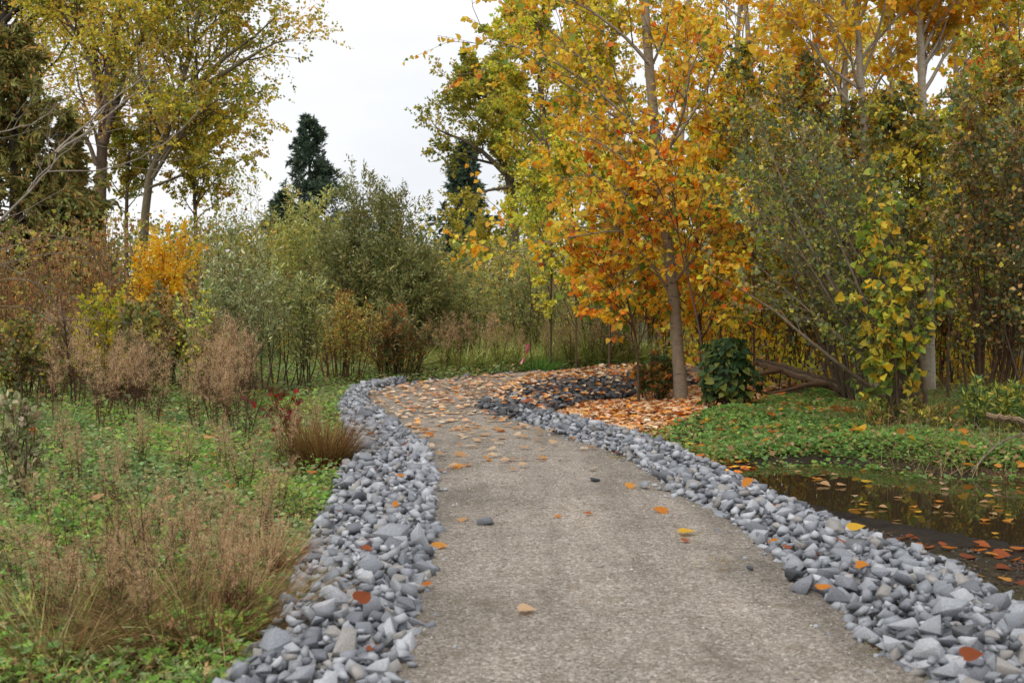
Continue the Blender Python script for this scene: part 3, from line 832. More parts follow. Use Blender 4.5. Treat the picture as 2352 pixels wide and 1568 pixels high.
tree('cottonwood_tree', 'slender yellow green cottonwood just right of the olive one',
     [np.array([*AT(1262, 650, 40)[:2], .1])] + TP([(1258, 450), (1250, 300), (1240, 180), (1235, 80), (1230, -30)], 40), .16, .03,
     limbs=32, lt=(.03, .97), ll=2.2, prof=([0, .5, 1], [1, .9, .4]), n2=9, n3=7, l3=.55, nl=12, twigs=False, lift=2.3, lsize=.105, pal=OLIVE_GOLD + GREEN_Y, own=.5)
tree('cottonwood_tree', 'pale gold cottonwood behind the big orange poplar',
     [np.array([*AT(1390, 650, 37)[:2], .1])] + TP([(1388, 450), (1380, 300), (1376, 150), (1370, 0), (1365, -200)], 37), .16, .03,
     limbs=30, lt=(.03, .95), ll=2.3, prof=([0, .4, 1], [.9, 1, .4]), n2=9, n3=7, l3=.55, nl=14, twigs=False, lift=2.2, lsize=.095, pal=OLIVE_GOLD + GOLD, own=.5, bark=M_PALE, bcol=BARK_P)

# ---- the big orange poplar by the path
D0 = 18.8
OR_W = [5, 6, 2.5, 5, .8, 3, .4, 6, 1.8, 1.2, 3]
ORP = ORANGE + [(120, 140, 44), (88, 118, 40), (196, 176, 60)]
tree('poplar_tree', 'orange leaved poplar with a straight grey trunk on the inside of the path bend',
     trunk_px([(1566, 905), (1556, 800), (1549, 700), (1533, 560), (1514, 400), (1501, 260), (1491, 150), (1480, 0), (1470, -200)], D0), .092, .06,
     limbs=8, lt=(.22, .62), ll=1.8, la=(.7, 1.2), n2=8, l2=.5, n3=4, l3=.62, nl=9, lsize=.067, pal=ORP, big=('orange', 300, .9), w=OR_W, own=.6, bark=M_PALE, bcol=lin((146, 132, 112)),
     extra=[TP([(1494, 150), (1440, 90), (1385, 45), (1330, 10), (1270, -5)], 18.6), TP([(1498, 150), (1520, 100), (1538, 40), (1556, -40)], 18.9),
            TP([(1515, 360), (1470, 310), (1400, 260), (1310, 200), (1230, 160)], 18.4), TP([(1512, 340), (1440, 270), (1330, 175), (1220, 120), (1110, 85)], 18.2),
            TP([(1505, 270), (1420, 225), (1330, 130), (1250, 60), (1190, 10)], 18.7), TP([(1535, 560), (1440, 530), (1340, 540), (1240, 560), (1120, 600)], 18.0),
            TP([(1530, 520), (1470, 470), (1400, 420), (1340, 400), (1290, 420)], 18.0), TP([(1520, 450), (1450, 380), (1380, 330), (1300, 300)], 17.9),
            TP([(1520, 430), (1470, 400), (1440, 440), (1420, 520)], 17.7), TP([(1545, 640), (1490, 610), (1430, 640), (1400, 720)], 18.1),
            TP([(1540, 600), (1600, 560), (1650, 580), (1690, 640)], 18.3), TP([(1518, 420), (1580, 400), (1630, 430), (1660, 500)], 18.5)],
     extra_r=[.03, .022, .03, .026, .022, .016, .018, .018, .016, .014, .014, .014])
tree('poplar_tree', 'thin young poplar with orange and green leaves just behind the big trunk',
     trunk_px([(1612, 890), (1610, 780), (1600, 650), (1605, 480), (1620, 300), (1630, 120)], 20.5), .035, .01,
     limbs=16, lt=(.1, .98), ll=1.3, n2=5, l2=.5, n3=4, l3=.5, nl=9, lsize=.08, pal=ORP, big=('orange', 90, .9), w=OR_W, own=.6, bcol=TWIG_B)
tree('poplar_tree', 'low spreading poplar sapling with mixed orange and green leaves left of the big trunk',
     trunk_px([(1468, 900), (1462, 790), (1440, 680), (1425, 560), (1415, 440)], 18.6), .02, .008,
     limbs=18, lt=(.16, .98), ll=1.3, n2=5, l2=.55, n3=4, l3=.6, nl=7, lsize=.07, pal=ORP, big=('orange', 120, .9), w=[3, 3, 3, 2, 3, 2, 2, 2, 3, 2, 2], own=.6, bcol=TWIG_B)
tree('poplar_tree', 'slender poplar sapling hiding the middle of the big trunk with gold and green leaves',
     trunk_px([(1622, 925), (1612, 800), (1590, 680), (1562, 560), (1545, 430)], 17.3), .018, .007,
     limbs=13, lt=(.25, .98), ll=1.0, n2=5, l2=.55, n3=3, l3=.6, nl=6, lsize=.07, pal=ORP, big=('orange', 120, .9), w=[3, 3, 2, 3, 2, 3, 1, 3, 3, 2, 3], own=.6, bcol=TWIG_B)
tree('cottonwood_tree', 'low rounded young cottonwood in the light gap behind the yellow birch',
     [np.array([*AT(452, 650, 46)[:2], .1])] + TP([(450, 540), (446, 440), (440, 350), (436, 290)], 46), .09, .03, limbs=26, lt=(.3, .98), ll=2.0, n2=8, n3=6, l3=.6, nl=11, twigs=False, lsize=.1, pal=OLIVE_GOLD, lift=2.2, limb_obj=False)
tree('cottonwood_tree', 'sparse young cottonwood between cedar and the leaning cottonwood',
     [np.array([*AT(290, 650, 47)[:2], .1])] + TP([(290, 540), (292, 440), (296, 370), (300, 310)], 47), .09, .03, limbs=20, lt=(.35, .98), ll=1.7, n2=8, n3=6, l3=.6, nl=10, twigs=False, lsize=.1, pal=OLIVE_GOLD + OLIVE, lift=2.2, limb_obj=False)
# ---- poplar stand on the right
ORR = ORANGE[:4] + GOLD * 3 + [(150, 146, 56), (176, 160, 60)]
for (lab, d, pts, r, sz, ll, nb) in [
    ('white barked poplar with dark bands, brightest pale trunk behind the willow', 18.8, [(2138, 0), (2132, 600), (2122, 330), (2116, 150), (2112, 0), (2106, -250)], .085, .15, 1.8, 130),
    ('grey poplar trunk leaning slightly beside the white barked one', 18.5, [(2014, 0), (2000, 620), (1992, 420), (1978, 200), (1966, 0), (1950, -250)], .075, .15, 2.0, 110),
    ('poplar with its lower trunk showing above the fallen log', 23, [(1914, 0), (1908, 760), (1918, 560), (1940, 300), (1938, 0), (1930, -220)], .08, .15, 2.2, 80),
    ('slim poplar behind the fallen log end nearest the ivy', 25, [(1862, 0), (1866, 700), (1872, 450), (1880, 200), (1880, 0), (1885, -200)], .07, .15, 2.3, 60),
    ('poplar between the orange tree and the pale trunks', 28, [(1760, 0), (1755, 650), (1742, 400), (1726, 180), (1712, 0), (1700, -150)], .09, .15, 2.6, 50),
    ('slim poplar standing behind the orange tree crown', 31, [(1655, 0), (1652, 650), (1668, 400), (1690, 150), (1700, 0), (1705, -150)], .08, .15, 2.8, 40),
    ('greyish poplar between the white trunk and the picture edge', 25, [(2240, 0), (2236, 650), (2215, 400), (2195, 150), (2190, 0), (2185, -200)], .08, .15, 2.4, 50),
    ('poplar at the picture edge with green yellow leaves', 22, [(2345, 0), (2340, 650), (2330, 400), (2318, 150), (2310, 0), (2300, -200)], .08, .15, 2.2, 60)]:
    P = [gp(pts[0][0], d)] + TP(pts[1:], d)
    tree('poplar_tree', lab, P, r, r * .45, limbs=17, lt=(.3 if d > 19 else .5, .99), ll=ll, la=(.6, 1.15), n2=7, l2=.45, n3=4, l3=.5, nl=9, lsize=sz * .55,
         pal=ORR if d != 22 else GREEN_Y + GOLD, big=('gold' if d != 22 else 'greenyellow', nb, .7), own=.6, bark=M_PALE, bcol=BARK_P if d < 21 else lin((150, 138, 120)), limb_obj=nb > 70)
tree('poplar_tree', 'far poplar with thin gold crown behind the stand', [gp(2060, 34)] + TP([(2058, 500), (2050, 250), (2040, 0), (2035, -150)], 34), .08, .04, limbs=16,
     ll=2.8, n2=7, n3=4, nl=16, lsize=.085, pal=GOLD + GREEN_Y, bark=M_PALE, bcol=BARK_P, limb_obj=False)
tree('poplar_tree', 'far poplar with dull green crown behind the picture edge shrubs', [gp(2280, 32)] + TP([(2278, 500), (2270, 250), (2262, 0), (2260, -150)], 32), .08, .04, limbs=18,
     ll=2.8, n2=7, n3=4, nl=16, lsize=.085, pal=OLIVE + GREEN_Y, bark=M_PALE, bcol=BARK_P, limb_obj=False)
tree('poplar_tree', 'far poplar with amber crown seen through the orange tree', [gp(1560, 36)] + TP([(1558, 500), (1570, 250), (1580, 0), (1585, -150)], 36), .08, .04, limbs=18,
     ll=3.0, n2=7, n3=4, nl=16, lsize=.085, pal=GOLD + OLIVE_GOLD, bark=M_PALE, bcol=BARK_P, limb_obj=False)
tree('poplar_tree', 'far poplar with gold crown between the slim trunks', [gp(1830, 35)] + TP([(1828, 500), (1822, 250), (1815, 0), (1810, -150)], 35), .08, .04, limbs=18,
     ll=3.0, n2=7, n3=4, nl=16, lsize=.085, pal=GOLD + ORANGE, bark=M_PALE, bcol=BARK_P, limb_obj=False)

# young thin poplars that fill the thicket with small gold and green leaves
for (u, d, vt, lean_, pal, lab) in [(1655, 21.5, 300, 10, OLIVE_GOLD + GOLD, 'thin gold green poplar sapling right behind the ivy stump'), (1735, 19.5, 150, -30, OLIVE_GOLD + GOLD + DARK_W, 'thin poplar sapling rising from the forked end of the log'),
        (1815, 20.5, 230, 25, OLIVE_GOLD + ORANGE[:3], 'thin orange gold poplar sapling behind the middle of the log'), (1900, 18.8, 210, -25, OLIVE_GOLD + DARK_W + RUST, 'thin poplar sapling with olive gold leaves at the thick end of the log'),
        (1985, 19.6, 320, 20, OLIVE_GOLD + RUST + OLIVE, 'thin poplar sapling leaning over the fanning willow'), (2070, 18.0, 270, 30, OLIVE_GOLD + DARK_W, 'thin dull gold sapling in the middle of the fanning willow'),
        (2180, 17.6, 340, 20, OLIVE_GOLD + GREEN_Y, 'thin green gold sapling just right of the white trunk'), (2260, 16.8, 200, 25, GREEN_Y + OLIVE + RUST, 'thin olive sapling between white trunk and picture edge'),
        (2335, 16.2, 140, -25, OLIVE_GOLD + RUST + OLIVE, 'thin rusty gold sapling at the picture edge above the pole'), (1560, 23, 430, 20, OLIVE_GOLD + ORANGE[:2], 'small gold sapling seen left of the ivy stump'),
        (1400, 22.6, 420, 15, OLIVE_GOLD + GOLD + GREEN_Y, 'gold green sapling at the left foot of the big poplar crown'), (1325, 24, 380, -20, OLIVE_GOLD + GREEN_Y + GOLD, 'yellow green sapling where the bend vanishes behind leaves'),
        (1265, 25.5, 420, 10, OLIVE + GREEN_Y + OLIVE_GOLD, 'soft yellow green sapling behind the low orange branch')]:
    tree('poplar_sapling', lab, [gp(u, d)] + TP([(u + lean_ * .2, HZ - 60), (u + lean_ * .6, (vt + HZ) / 2 - 60), (u + lean_, vt)], d), .02, .007, limbs=26, lt=(.1, .99), ll=1.15, la=(.5, 1.0),
         prof=([0, .4, 1], [.9, 1, .45]), n2=5, l2=.5, n3=4, l3=.55, nl=8, lsize=.07, pal=pal, bcol=TWIG_B, limb_obj=False, cat='sapling', droop=.5)
# ================================================================== shrubs
def shrub(name, label, u, d, vtop, hw, pal, n=14, n2=7, n3=4, nl=7, leaf=LANCE, lsize=.06, scol=TWIG_B, sr=.012, lean=(0, 0), cat='shrub', flat=.5, low=.25,
          l2=.28, l3=.45, up=.06, droop=-.1, tm=None, mat=None, group=None, wig=.02, big=None, w=None, own=.6, fill=.75, depth=None, spreadleaf=.45, extra=None, lift=None):
    base = gp(u, d); h = hgt(vtop, d) - base[2]; R = hw / F * d; RD = R * .8 if depth is None else depth
    if d > 24 and nl > 6: nl = int(nl * .8); lsize *= 1.08
    root = thing(name, label, cat, base, group)
    a = rng.uniform(0, 2 * math.pi, n); rr = np.sqrt(rng.random(n))
    ex = np.stack([np.cos(a) * rr * R * .85, np.sin(a) * rr * RD * .85, h * (1 - flat * rr ** 2) * rng.uniform(fill, 1, n)], 1) + np.array([lean[0], lean[1], 0])
    p0 = base + np.stack([np.cos(a) * rr * R * low, np.sin(a) * rr * RD * low, np.full(n, -.05)], 1)
    p2 = base + ex
    p1 = p0 + (p2 - p0) * np.array([.3, .3, .6]) + rng.normal(0, .08 * h, (n, 3)) * np.array([1, 1, .3])
    P1 = bez(p0, p1, p2, 8) + rng.normal(0, wig * h * .3, (n, 8, 3)) * np.linspace(0, 1, 8)[None, :, None]
    sr_ = np.full(n, sr) * rng.uniform(.7, 1.3, n)
    if extra:
        P1 = np.concatenate([np.stack([spline(e, 8) for e in extra]), P1]); sr_ = np.concatenate([np.full(len(extra), sr * 1.7), sr_]); n = len(P1)
    R1 = taper(sr_, np.full(n, .003), n, 8)
    p, dd, r, t = spawn(P1, R1, n2, .15, 1, .3, .9, .15)
    len2 = h * l2 * (1.15 - .7 * t) * rng.uniform(.5, 1.2, len(t))
    P2_ = grow(p, dd, len2, 4, up, .13); R2 = taper(np.maximum(r * .55, .003), np.full(len(t), .002), len(t), 4)
    p, dd, r, t = spawn(P2_, R2, n3, .1, 1, .3, .9, .08)
    len3 = np.repeat(len2, n3) * l3 * rng.uniform(.5, 1.2, len(t))
    P3 = grow(p, dd, len3, 3, up, .12); R3 = taper(np.full(len(t), .0028), np.full(len(t), .0018), len(t), 3)
    mb = MB(); tubes(mb, P1, R1, 5, scol); tubes(mb, P2_, R2, 3, scol * .95)
    if d < 24: k3 = rng.random(len(P3)) < .5; tubes(mb, P3[k3], R3[k3], 3, scol * .9)
    mb.build('twig', M_BARK, root, True, 'stuff')
    for i in range(len(extra or ())):
        mb = MB(); tubes(mb, P1[i:i + 1], R1[i:i + 1] * 1.06, 7, scol); mb.build('stem', M_BARK, root, True)
    if big:
        big_leaves(root, (P3, R3), nl, lsize, pal, big[0], big[1], droop=big[2], w=w, own=own)
    elif nl:
        mb = MB(); leaves(mb, leaf, *leaf_set(P3, R3, nl, leaf, lsize, pal, droop, spreadleaf, 0, n3, w, own, .13, lift))
        leaves(mb, leaf, *leaf_set(P2_, R2, max(nl // 2, 1), leaf, lsize, pal, droop, spreadleaf, .3, 1, w, own, .13, lift))
        mb.build('foliage', mat or M_DULL, root, False, 'stuff')
    return root

# ---- far side of the bend and the weedy side
shrub('willow_shrub', 'big domed olive willow in the middle, its shoots standing against the sky', 855, 27, 385, 185, WILLOW, 52, 10, 6, 12, lsize=.085, flat=.6, low=.35, fill=.82, scol=lin((92, 80, 60)))
shrub('willow_shrub', 'olive willow shoulder joining the big dome on its shaded side', 950, 26, 520, 100, WILLOW, 30, 9, 6, 11, lsize=.08, flat=.5)
shrub('willow_shrub', 'light green willow below the lone fir', 715, 29, 405, 110, LIGHT_W, 24, 9, 6, 9, lsize=.085, flat=.5, scol=lin((100, 92, 66)))
shrub('willow_shrub', 'thin grey green willow with upright shoots left of the light green one', 560, 27, 400, 120, GREY_GREEN + OLIVE, 18, 8, 5, 7, lsize=.08, flat=.4, scol=lin((92, 82, 66)))
shrub('willow_shrub', 'silvery grey green willow saplings standing behind the tan weeds', 560, 19.5, 545, 105, GREY_GREEN, 20, 8, 4, 7, lsize=.075, flat=.35, low=.6, scol=lin((90, 82, 62)))
shrub('willow_shrub', 'silvery willow sapling clump in front of the domed willow', 665, 20.5, 560, 80, GREY_GREEN + LIGHT_W, 16, 8, 4, 7, lsize=.075, flat=.3, low=.6, scol=lin((86, 78, 58)))
shrub('birch_sapling', 'bright golden yellow birch glowing among brown bushes', 378, 23.5, 470, 98, [(240, 192, 46), (234, 178, 40), (244, 202, 66), (226, 160, 38), (238, 186, 56)], 20, 9, 5, 8,
      leaf=MID, lsize=.06, flat=.65, scol=lin((110, 86, 60)), mat=M_LEAF, cat='sapling', lift=1.15)
shrub('spirea_shrub', 'tall brown nearly leafless spirea between cedar and yellow birch', 225, 25, 468, 115, BROWN + RUST, 36, 7, 4, 5, lsize=.05, flat=.25, low=.8, scol=lin((112, 84, 58)), l2=.22)
shrub('spirea_shrub', 'reddish brown spirea thicket under the bare branches at the edge', 40, 22, 500, 130, BROWN + RUST, 36, 7, 4, 5, lsize=.05, flat=.3, low=.8, scol=lin((118, 88, 62)), l2=.22)
shrub('spirea_shrub', 'olive brown thicket behind the yellow birch', 470, 30, 470, 130, OLIVE + BROWN, 28, 7, 4, 6, lsize=.07, flat=.3, low=.7, scol=lin((104, 84, 60)))
shrub('bramble_bush', 'low olive bramble mound under the yellow birch', 400, 20.5, 625, 130, OLIVE + BROWN + DARK_W, 26, 7, 5, 8, leaf=MID, lsize=.055, flat=.55, low=.5)
shrub('bramble_bush', 'dark olive bush behind the brown flower stalks', 300, 18, 690, 105, DARK_W + OLIVE, 20, 7, 5, 8, leaf=MID, lsize=.055, flat=.55, low=.5)
shrub('bramble_bush', 'dull olive bush at the edge above the fern green clump', 70, 17.5, 680, 110, OLIVE + BROWN + DARK_W, 20, 7, 5, 7, leaf=MID, lsize=.055, flat=.5, low=.5)
shrub('rose_bush', 'small acid yellow green bush above the dark bramble', 228, 17, 620, 42, [(190, 186, 50), (166, 172, 48), (208, 196, 60), (214, 180, 50), (140, 152, 46)], 9, 6, 4, 5, leaf=MID, lsize=.055, flat=.3, mat=M_LEAF, lift=1.1)
shrub('rose_bush', 'green sapling with drooping leaves beside the gold birch foot', 480, 18, 640, 60, GREEN_Y + GREY_GREEN, 10, 6, 4, 5, leaf=MID, lsize=.055, flat=.3)
shrub('spirea_shrub', 'brown stemmed bush with yellowing leaves before the domed willow', 790, 22.3, 665, 90, RUST + OLIVE + LIGHT_W, 30, 7, 4, 5, lsize=.06, flat=.35, low=.5, scol=lin((104, 76, 54)))
shrub('spirea_shrub', 'dark leafy bush above the far stone row in the middle', 915, 23.2, 680, 95, DARK_W + WILLOW + RUST, 24, 8, 5, 7, lsize=.065, flat=.5, low=.45, scol=lin((80, 66, 50)))
shrub('willow_shrub', 'sparse thin stemmed willow thicket left of the pink ribbon', 1080, 27, 610, 105, WILLOW + GREY_GREEN + LIGHT_W, 20, 8, 5, 8, lsize=.065, flat=.45, low=.3, wig=.05, scol=lin((98, 82, 62)))
shrub('willow_shrub', 'sparse thin stemmed willow thicket behind the pink ribbon', 1215, 27.5, 600, 110, WILLOW + GREY_GREEN + LIGHT_W, 20, 8, 5, 8, lsize=.065, flat=.45, low=.3, wig=.05, scol=lin((98, 82, 62)))
shrub('willow_shrub', 'grey brown willow thicket behind the orange poplar foliage', 1370, 27, 590, 120, WILLOW + GREY_GREEN + LIGHT_W, 20, 8, 5, 8, lsize=.065, flat=.45, low=.3, wig=.05, scol=lin((98, 82, 62)))
shrub('willow_shrub', 'tall willow filling the gap between domed willow and olive cottonwood', 1010, 33, 560, 90, WILLOW + OLIVE, 22, 8, 5, 7, lsize=.085, flat=.35, low=.5)
shrub('willow_shrub', 'yellow olive willow behind the bend, below the slender cottonwood', 1180, 33, 520, 110, OLIVE + LIGHT_W, 24, 8, 5, 7, lsize=.085, flat=.35, low=.5)
shrub('willow_shrub', 'golden olive willow behind the big poplar trunk', 1500, 28, 520, 120, OLIVE_GOLD + RUST, 26, 8, 5, 7, leaf=MID, lsize=.08, flat=.35, low=.6)
shrub('willow_shrub', 'golden brown bush between poplar trunk and ivy stump', 1680, 25, 520, 120, OLIVE_GOLD + RUST + GOLD, 26, 8, 5, 7, leaf=MID, lsize=.08, flat=.35, low=.6)
# ---- close plants on the weedy side
shrub('dogwood_sapling', 'grey leaved sapling at the picture edge in front of the tan weeds', 40, 9.6, 880, 75, [(120, 118, 84), (98, 104, 66), (138, 132, 104), (112, 92, 74), (84, 92, 54)], 7, 5, 3, 4, leaf=BROAD, lsize=.045, flat=.3, low=.15, sr=.008, cat='sapling', scol=lin((92, 74, 60)))
shrub('dogwood_sapling', 'leaning dogwood sapling with bright red leaves beside the stone border', 676, 12.9, 852, 60, [(150, 44, 38), (170, 52, 42), (120, 44, 40), (140, 134, 60), (110, 70, 50), (120, 122, 68), (104, 96, 60)], 7, 4, 2, 2, leaf=BROAD, lsize=.06, flat=.3, low=.1,
      sr=.007, cat='sapling', scol=lin((96, 50, 42)), lean=(-.22, 0), mat=M_LEAF, droop=.3, lift=1.0)
# ---- right hand thicket
shrub('willow_shrub', 'dark green willow with long stems fanning out over the fallen log', 2100, 15.2, 215, 255, DARK_W + OLIVE[:3], 24, 9, 5, 6, lsize=.055, flat=.35, low=.10, lean=(-1.25, .3), sr=.02, scol=lin((122, 106, 88)), l2=.22, leaf=MID,
      extra=[[AT(2110, 965, 15), AT(2060, 900, 14.9), AT(1980, 820, 14.8), AT(1860, 715, 14.8), AT(1730, 600, 14.9)], [AT(2120, 960, 14.8), AT(2070, 850, 14.6), AT(2000, 720, 14.5), AT(1930, 560, 14.5), AT(1880, 420, 14.6)],
             [AT(2090, 965, 15), AT(2000, 890, 14.7), AT(1880, 800, 14.5), AT(1760, 700, 14.5), AT(1620, 620, 14.6)], [AT(2130, 960, 14.8), AT(2110, 800, 14.7), AT(2060, 640, 14.7), AT(2000, 480, 14.8)],
             [AT(2120, 965, 14.8), AT(2040, 840, 14.9), AT(1900, 640, 15), AT(1800, 430, 15.2), AT(1740, 250, 15.4)]])
shrub('willow_shrub', 'tall dark willow behind the fallen log reaching up beside the orange tree', 1960, 17.5, 60, 190, DARK_W * 2 + OLIVE_GOLD[:4], 20, 9, 5, 5, lsize=.058, flat=.35, low=.12, lean=(-1.1, .2), sr=.018, scol=lin((100, 86, 70)), l2=.2, leaf=MID)
shrub('willow_shrub', 'brown stemmed willow with sparse dull leaves at the picture edge', 2270, 15.5, 40, 160, DARK_W * 2 + OLIVE_GOLD[:3] + BROWN, 17, 10, 5, 8, lsize=.055, flat=.35, low=.22, wig=.05, sr=.013, scol=lin((96, 74, 58)), l2=.18, leaf=MID)
shrub('willow_shrub', 'dense brown stemmed willow cut off by the picture edge', 2420, 14.5, 60, 150, OLIVE_GOLD[:3] + DARK_W * 2 + BROWN, 17, 10, 5, 8, lsize=.055, flat=.35, low=.22, wig=.05, sr=.013, scol=lin((92, 70, 56)), l2=.18, leaf=MID)
shrub('willow_shrub', 'golden leaved understorey bush behind the fallen log', 1860, 22.5, 470, 190, OLIVE_GOLD + RUST + DARK_W, 34, 8, 5, 7, leaf=MID, lsize=.075, flat=.3, low=.6)
shrub('willow_shrub', 'amber understorey bush behind the fanning willow', 2120, 21, 430, 170, OLIVE_GOLD + RUST + DARK_W, 34, 8, 5, 7, leaf=MID, lsize=.075, flat=.3, low=.6)
shrub('willow_shrub', 'dark understorey bush behind the picture edge willows', 2330, 20, 420, 150, DARK_W + RUST, 30, 8, 5, 7, leaf=MID, lsize=.075, flat=.3, low=.6)
GH = GREEN_Y
shrub('poplar_sapling', 'poplar sapling hung with big green and yellow heart shaped leaves before the willow', 2075, 14.2, 370, 135, GH + [(110, 124, 56), (92, 106, 50), (84, 96, 48)], 11, 8, 3, 5, lsize=.07, flat=.3, low=.12, lean=(-.12, 0), sr=.012,
      big=('greenyellow', 260, 1.1), cat='sapling', l2=.16, fill=.6)
shrub('nightshade_bush', 'shaggy brown green clump growing round the foot of the big orange poplar', 1502, 19.0, 815, 42, DARK_W + RUST + DEEP, 16, 6, 3, 5, leaf=MID, lsize=.08, flat=.4, low=.6)
shrub('nightshade_bush', 'rank green herbs on the bank under the picture edge willows', 2290, 14.0, 870, 110, DEEP + OLIVE, 26, 6, 3, 6, lsize=.07, flat=.4, low=.8, sr=.005, scol=lin((84, 84, 50)))
shrub('nightshade_bush', 'green and tan tangle at the foot of the fanning willow', 2090, 14.2, 915, 130, DEEP + OLIVE + BROWN, 30, 6, 3, 5, lsize=.06, flat=.4, low=.9, sr=.004, scol=lin((112, 96, 66)))

# ---- ivy covered stump
b = on(1672, 945)
ivy = thing('ivy_stump', 'short stump smothered in glossy dark green ivy beside the big poplar', 'stump', b)
mb = MB(); tp = np.array([[b + [0, 0, -.1], b + [.01, 0, .25], b + [-.02, 0, .55], b + [0, 0, .72]]]); tubes(mb, tp, taper([.17], [.12], 1, 4), 12, lin((66, 54, 44)))
mb.build('trunk', M_BARK, ivy, True)
m = 560
a = rng.uniform(0, 6.283, m); zz_ = rng.uniform(.1, .95, m) ** .9
rad_ = (.31 - .2 * np.maximum(zz_ - .45, 0) - .1 * np.maximum(.3 - zz_, 0)) * rng.uniform(.45, 1.25, m) * (1 + .25 * np.sin(3 * a + 5 * zz_))
P = b + np.stack([np.cos(a) * rad_, np.sin(a) * rad_, zz_ * .95 + .06 * np.sin(2 * a)], 1)
Dv = np.stack([np.cos(a) * .5, np.sin(a) * .5, np.full(m, -.7)], 1) + rng.normal(0, .3, (m, 3)); Nv = np.stack([np.cos(a), np.sin(a), np.full(m, .5)], 1) + rng.normal(0, .3, (m, 3))
me = leaf_variants('ivy', DEEP[:4] + [(128, 132, 60)])
front = np.argsort(np.sin(a) - .3 * rng.random(m))
for i in front[:170]: place_leaf(me, int(rng.integers(5)), P[i], Dv[i], Nv[i], .105 * rng.uniform(.5, 1.2), ivy)
mb = MB(); r_i = front[170:]; leaves(mb, HEART, P[r_i], Dv[r_i], Nv[r_i], .10 * np.exp(rng.normal(0, .2, len(r_i))), pick(DEEP, len(r_i)))
mb.build('foliage', M_LEAF, ivy, False, 'stuff')

# ---- logs
def log(name, label, P, r0, r1, stubs):
    P = np.asarray(P, float); root = thing(name, label, 'log', P[0])
    mb = MB(); sp = spline(P, 22)[None] + rng.normal(0, .008, (1, 22, 3))
    rr = taper([r0], [r1], 1, 22) * (1 + .02 * rng.normal(size=(1, 22)))
    tubes(mb, sp, rr, 14, lin((118, 98, 78)))
    v = np.concatenate(mb.v).reshape(22, 14, 3); ctr = v.mean(1, keepdims=True)
    ridge = 1 + (.16 * np.sin(np.arange(14) * 2.7 + 1) + .10 * rng.normal(size=14))[None, :, None] + .02 * rng.normal(size=(22, 14, 1)); v = (ctr + (v - ctr) * ridge).reshape(-1, 3); mb.v = [v]
    mb.c = [np.repeat(lin((118, 98, 78))[None] * (ridge ** 3).reshape(-1, 1), 1, 0)]
    for e in (0, -1):                                        # broken ends
        ring = v[:14] if e == 0 else v[-14:]
        c = ring.mean(0); mb.add(np.vstack([ring, c + (ring[0] - c) * .2]), np.array([[i, (i + 1) % 14, 14] for i in range(14)]), lin((140, 116, 88)))
    mb.build('bole', M_LOG, root, True)
    for s in stubs:
        mb = MB(); q = spline(s, 9)[None]; tubes(mb, q, taper([r1 * .7], [.012], 1, 9), 7, lin((104, 80, 60))); mb.build('branch_stub', M_LOG, root, True)
    return root
log('fallen_log', 'fallen weathered brown log with a forked broken end under the fanning willow',
    [AT(1945, 893, 17.6), AT(1880, 873, 17.7), AT(1810, 850, 18.0), AT(1765, 838, 18.2), AT(1735, 828, 18.3)], .085, .06,
    [[AT(1790, 850, 18.0), AT(1760, 856, 17.9), AT(1735, 862, 17.8), AT(1712, 872, 17.7)], [AT(1900, 884, 17.5), AT(1860, 882, 17.2), AT(1820, 892, 17.0), AT(1760, 905, 16.8)]])
log('fallen_log', 'brown pole lying on the bank at the picture edge beyond the puddle', [AT(2262, 955, 13.6), AT(2310, 962, 13.5), AT(2360, 970, 13.4), AT(2480, 985, 13.3)], .036, .032, [])
bw = thing('fallen_branch', 'thin grey fallen branch slanting from bank to puddle at the picture edge', 'branch', AT(2240, 1070, 12.2))
mb = MB(); q = np.stack([spline([AT(2230, 1085, 12.0), AT(2270, 1040, 12.2), AT(2310, 1010, 12.5), AT(2380, 985, 12.8)], 9), spline([AT(2285, 1030, 12.3), AT(2262, 1000, 12.5), AT(2250, 985, 12.6), AT(2243, 975, 12.7)], 9)])
tubes(mb, q, taper([.014, .008], [.008, .004], 2, 9), 6, lin((120, 106, 92))); mb.build('branch_wood', M_LOG, bw, True)

# ---- pale bare branches reaching in at the left
def bare(label, lines, r, d, ntw, col):
    root = thing('bare_tree', label, 'tree', gp(lines[0][0][0], d))
    K = 12
    L = np.stack([spline([AT(u, v, d + o) for (u, v), o in zip(ln, np.linspace(0, .5, len(ln)))], K) for ln in lines])
    L += rng.normal(0, .006, L.shape)
    R = taper(np.asarray(r), np.full(len(r), .003), len(r), K)
    p, dd, rr, t = spawn(L, R, ntw, .2, 1, .4, 1.0, .1)
    T2 = grow(p, dd, rng.uniform(.2, .75, len(t)), 6, .0, .13); R2 = taper(np.maximum(rr * .4, .0022), np.full(len(t), .0013), len(t), 6)
    p, dd, rr, t = spawn(T2, R2, 3, .2, 1, .4, .9)
    T3 = grow(p, dd, rng.uniform(.08, .3, len(t)), 4, 0, .12); R3 = taper(np.full(len(t), .0016), np.full(len(t), .001), len(t), 4)
    for i in range(len(lines)):
        mb = MB(); tubes(mb, L[i:i + 1], R[i:i + 1], 7, col); tubes(mb, T2[i * ntw:(i + 1) * ntw], R2[i * ntw:(i + 1) * ntw], 4, col * .9)
        tubes(mb, T3[i * ntw * 3:(i + 1) * ntw * 3], R3[i * ntw * 3:(i + 1) * ntw * 3], 3, col * .8)
        mb.build('branch', M_BARK, root, True)
    return root
PB = lin((146, 134, 120))
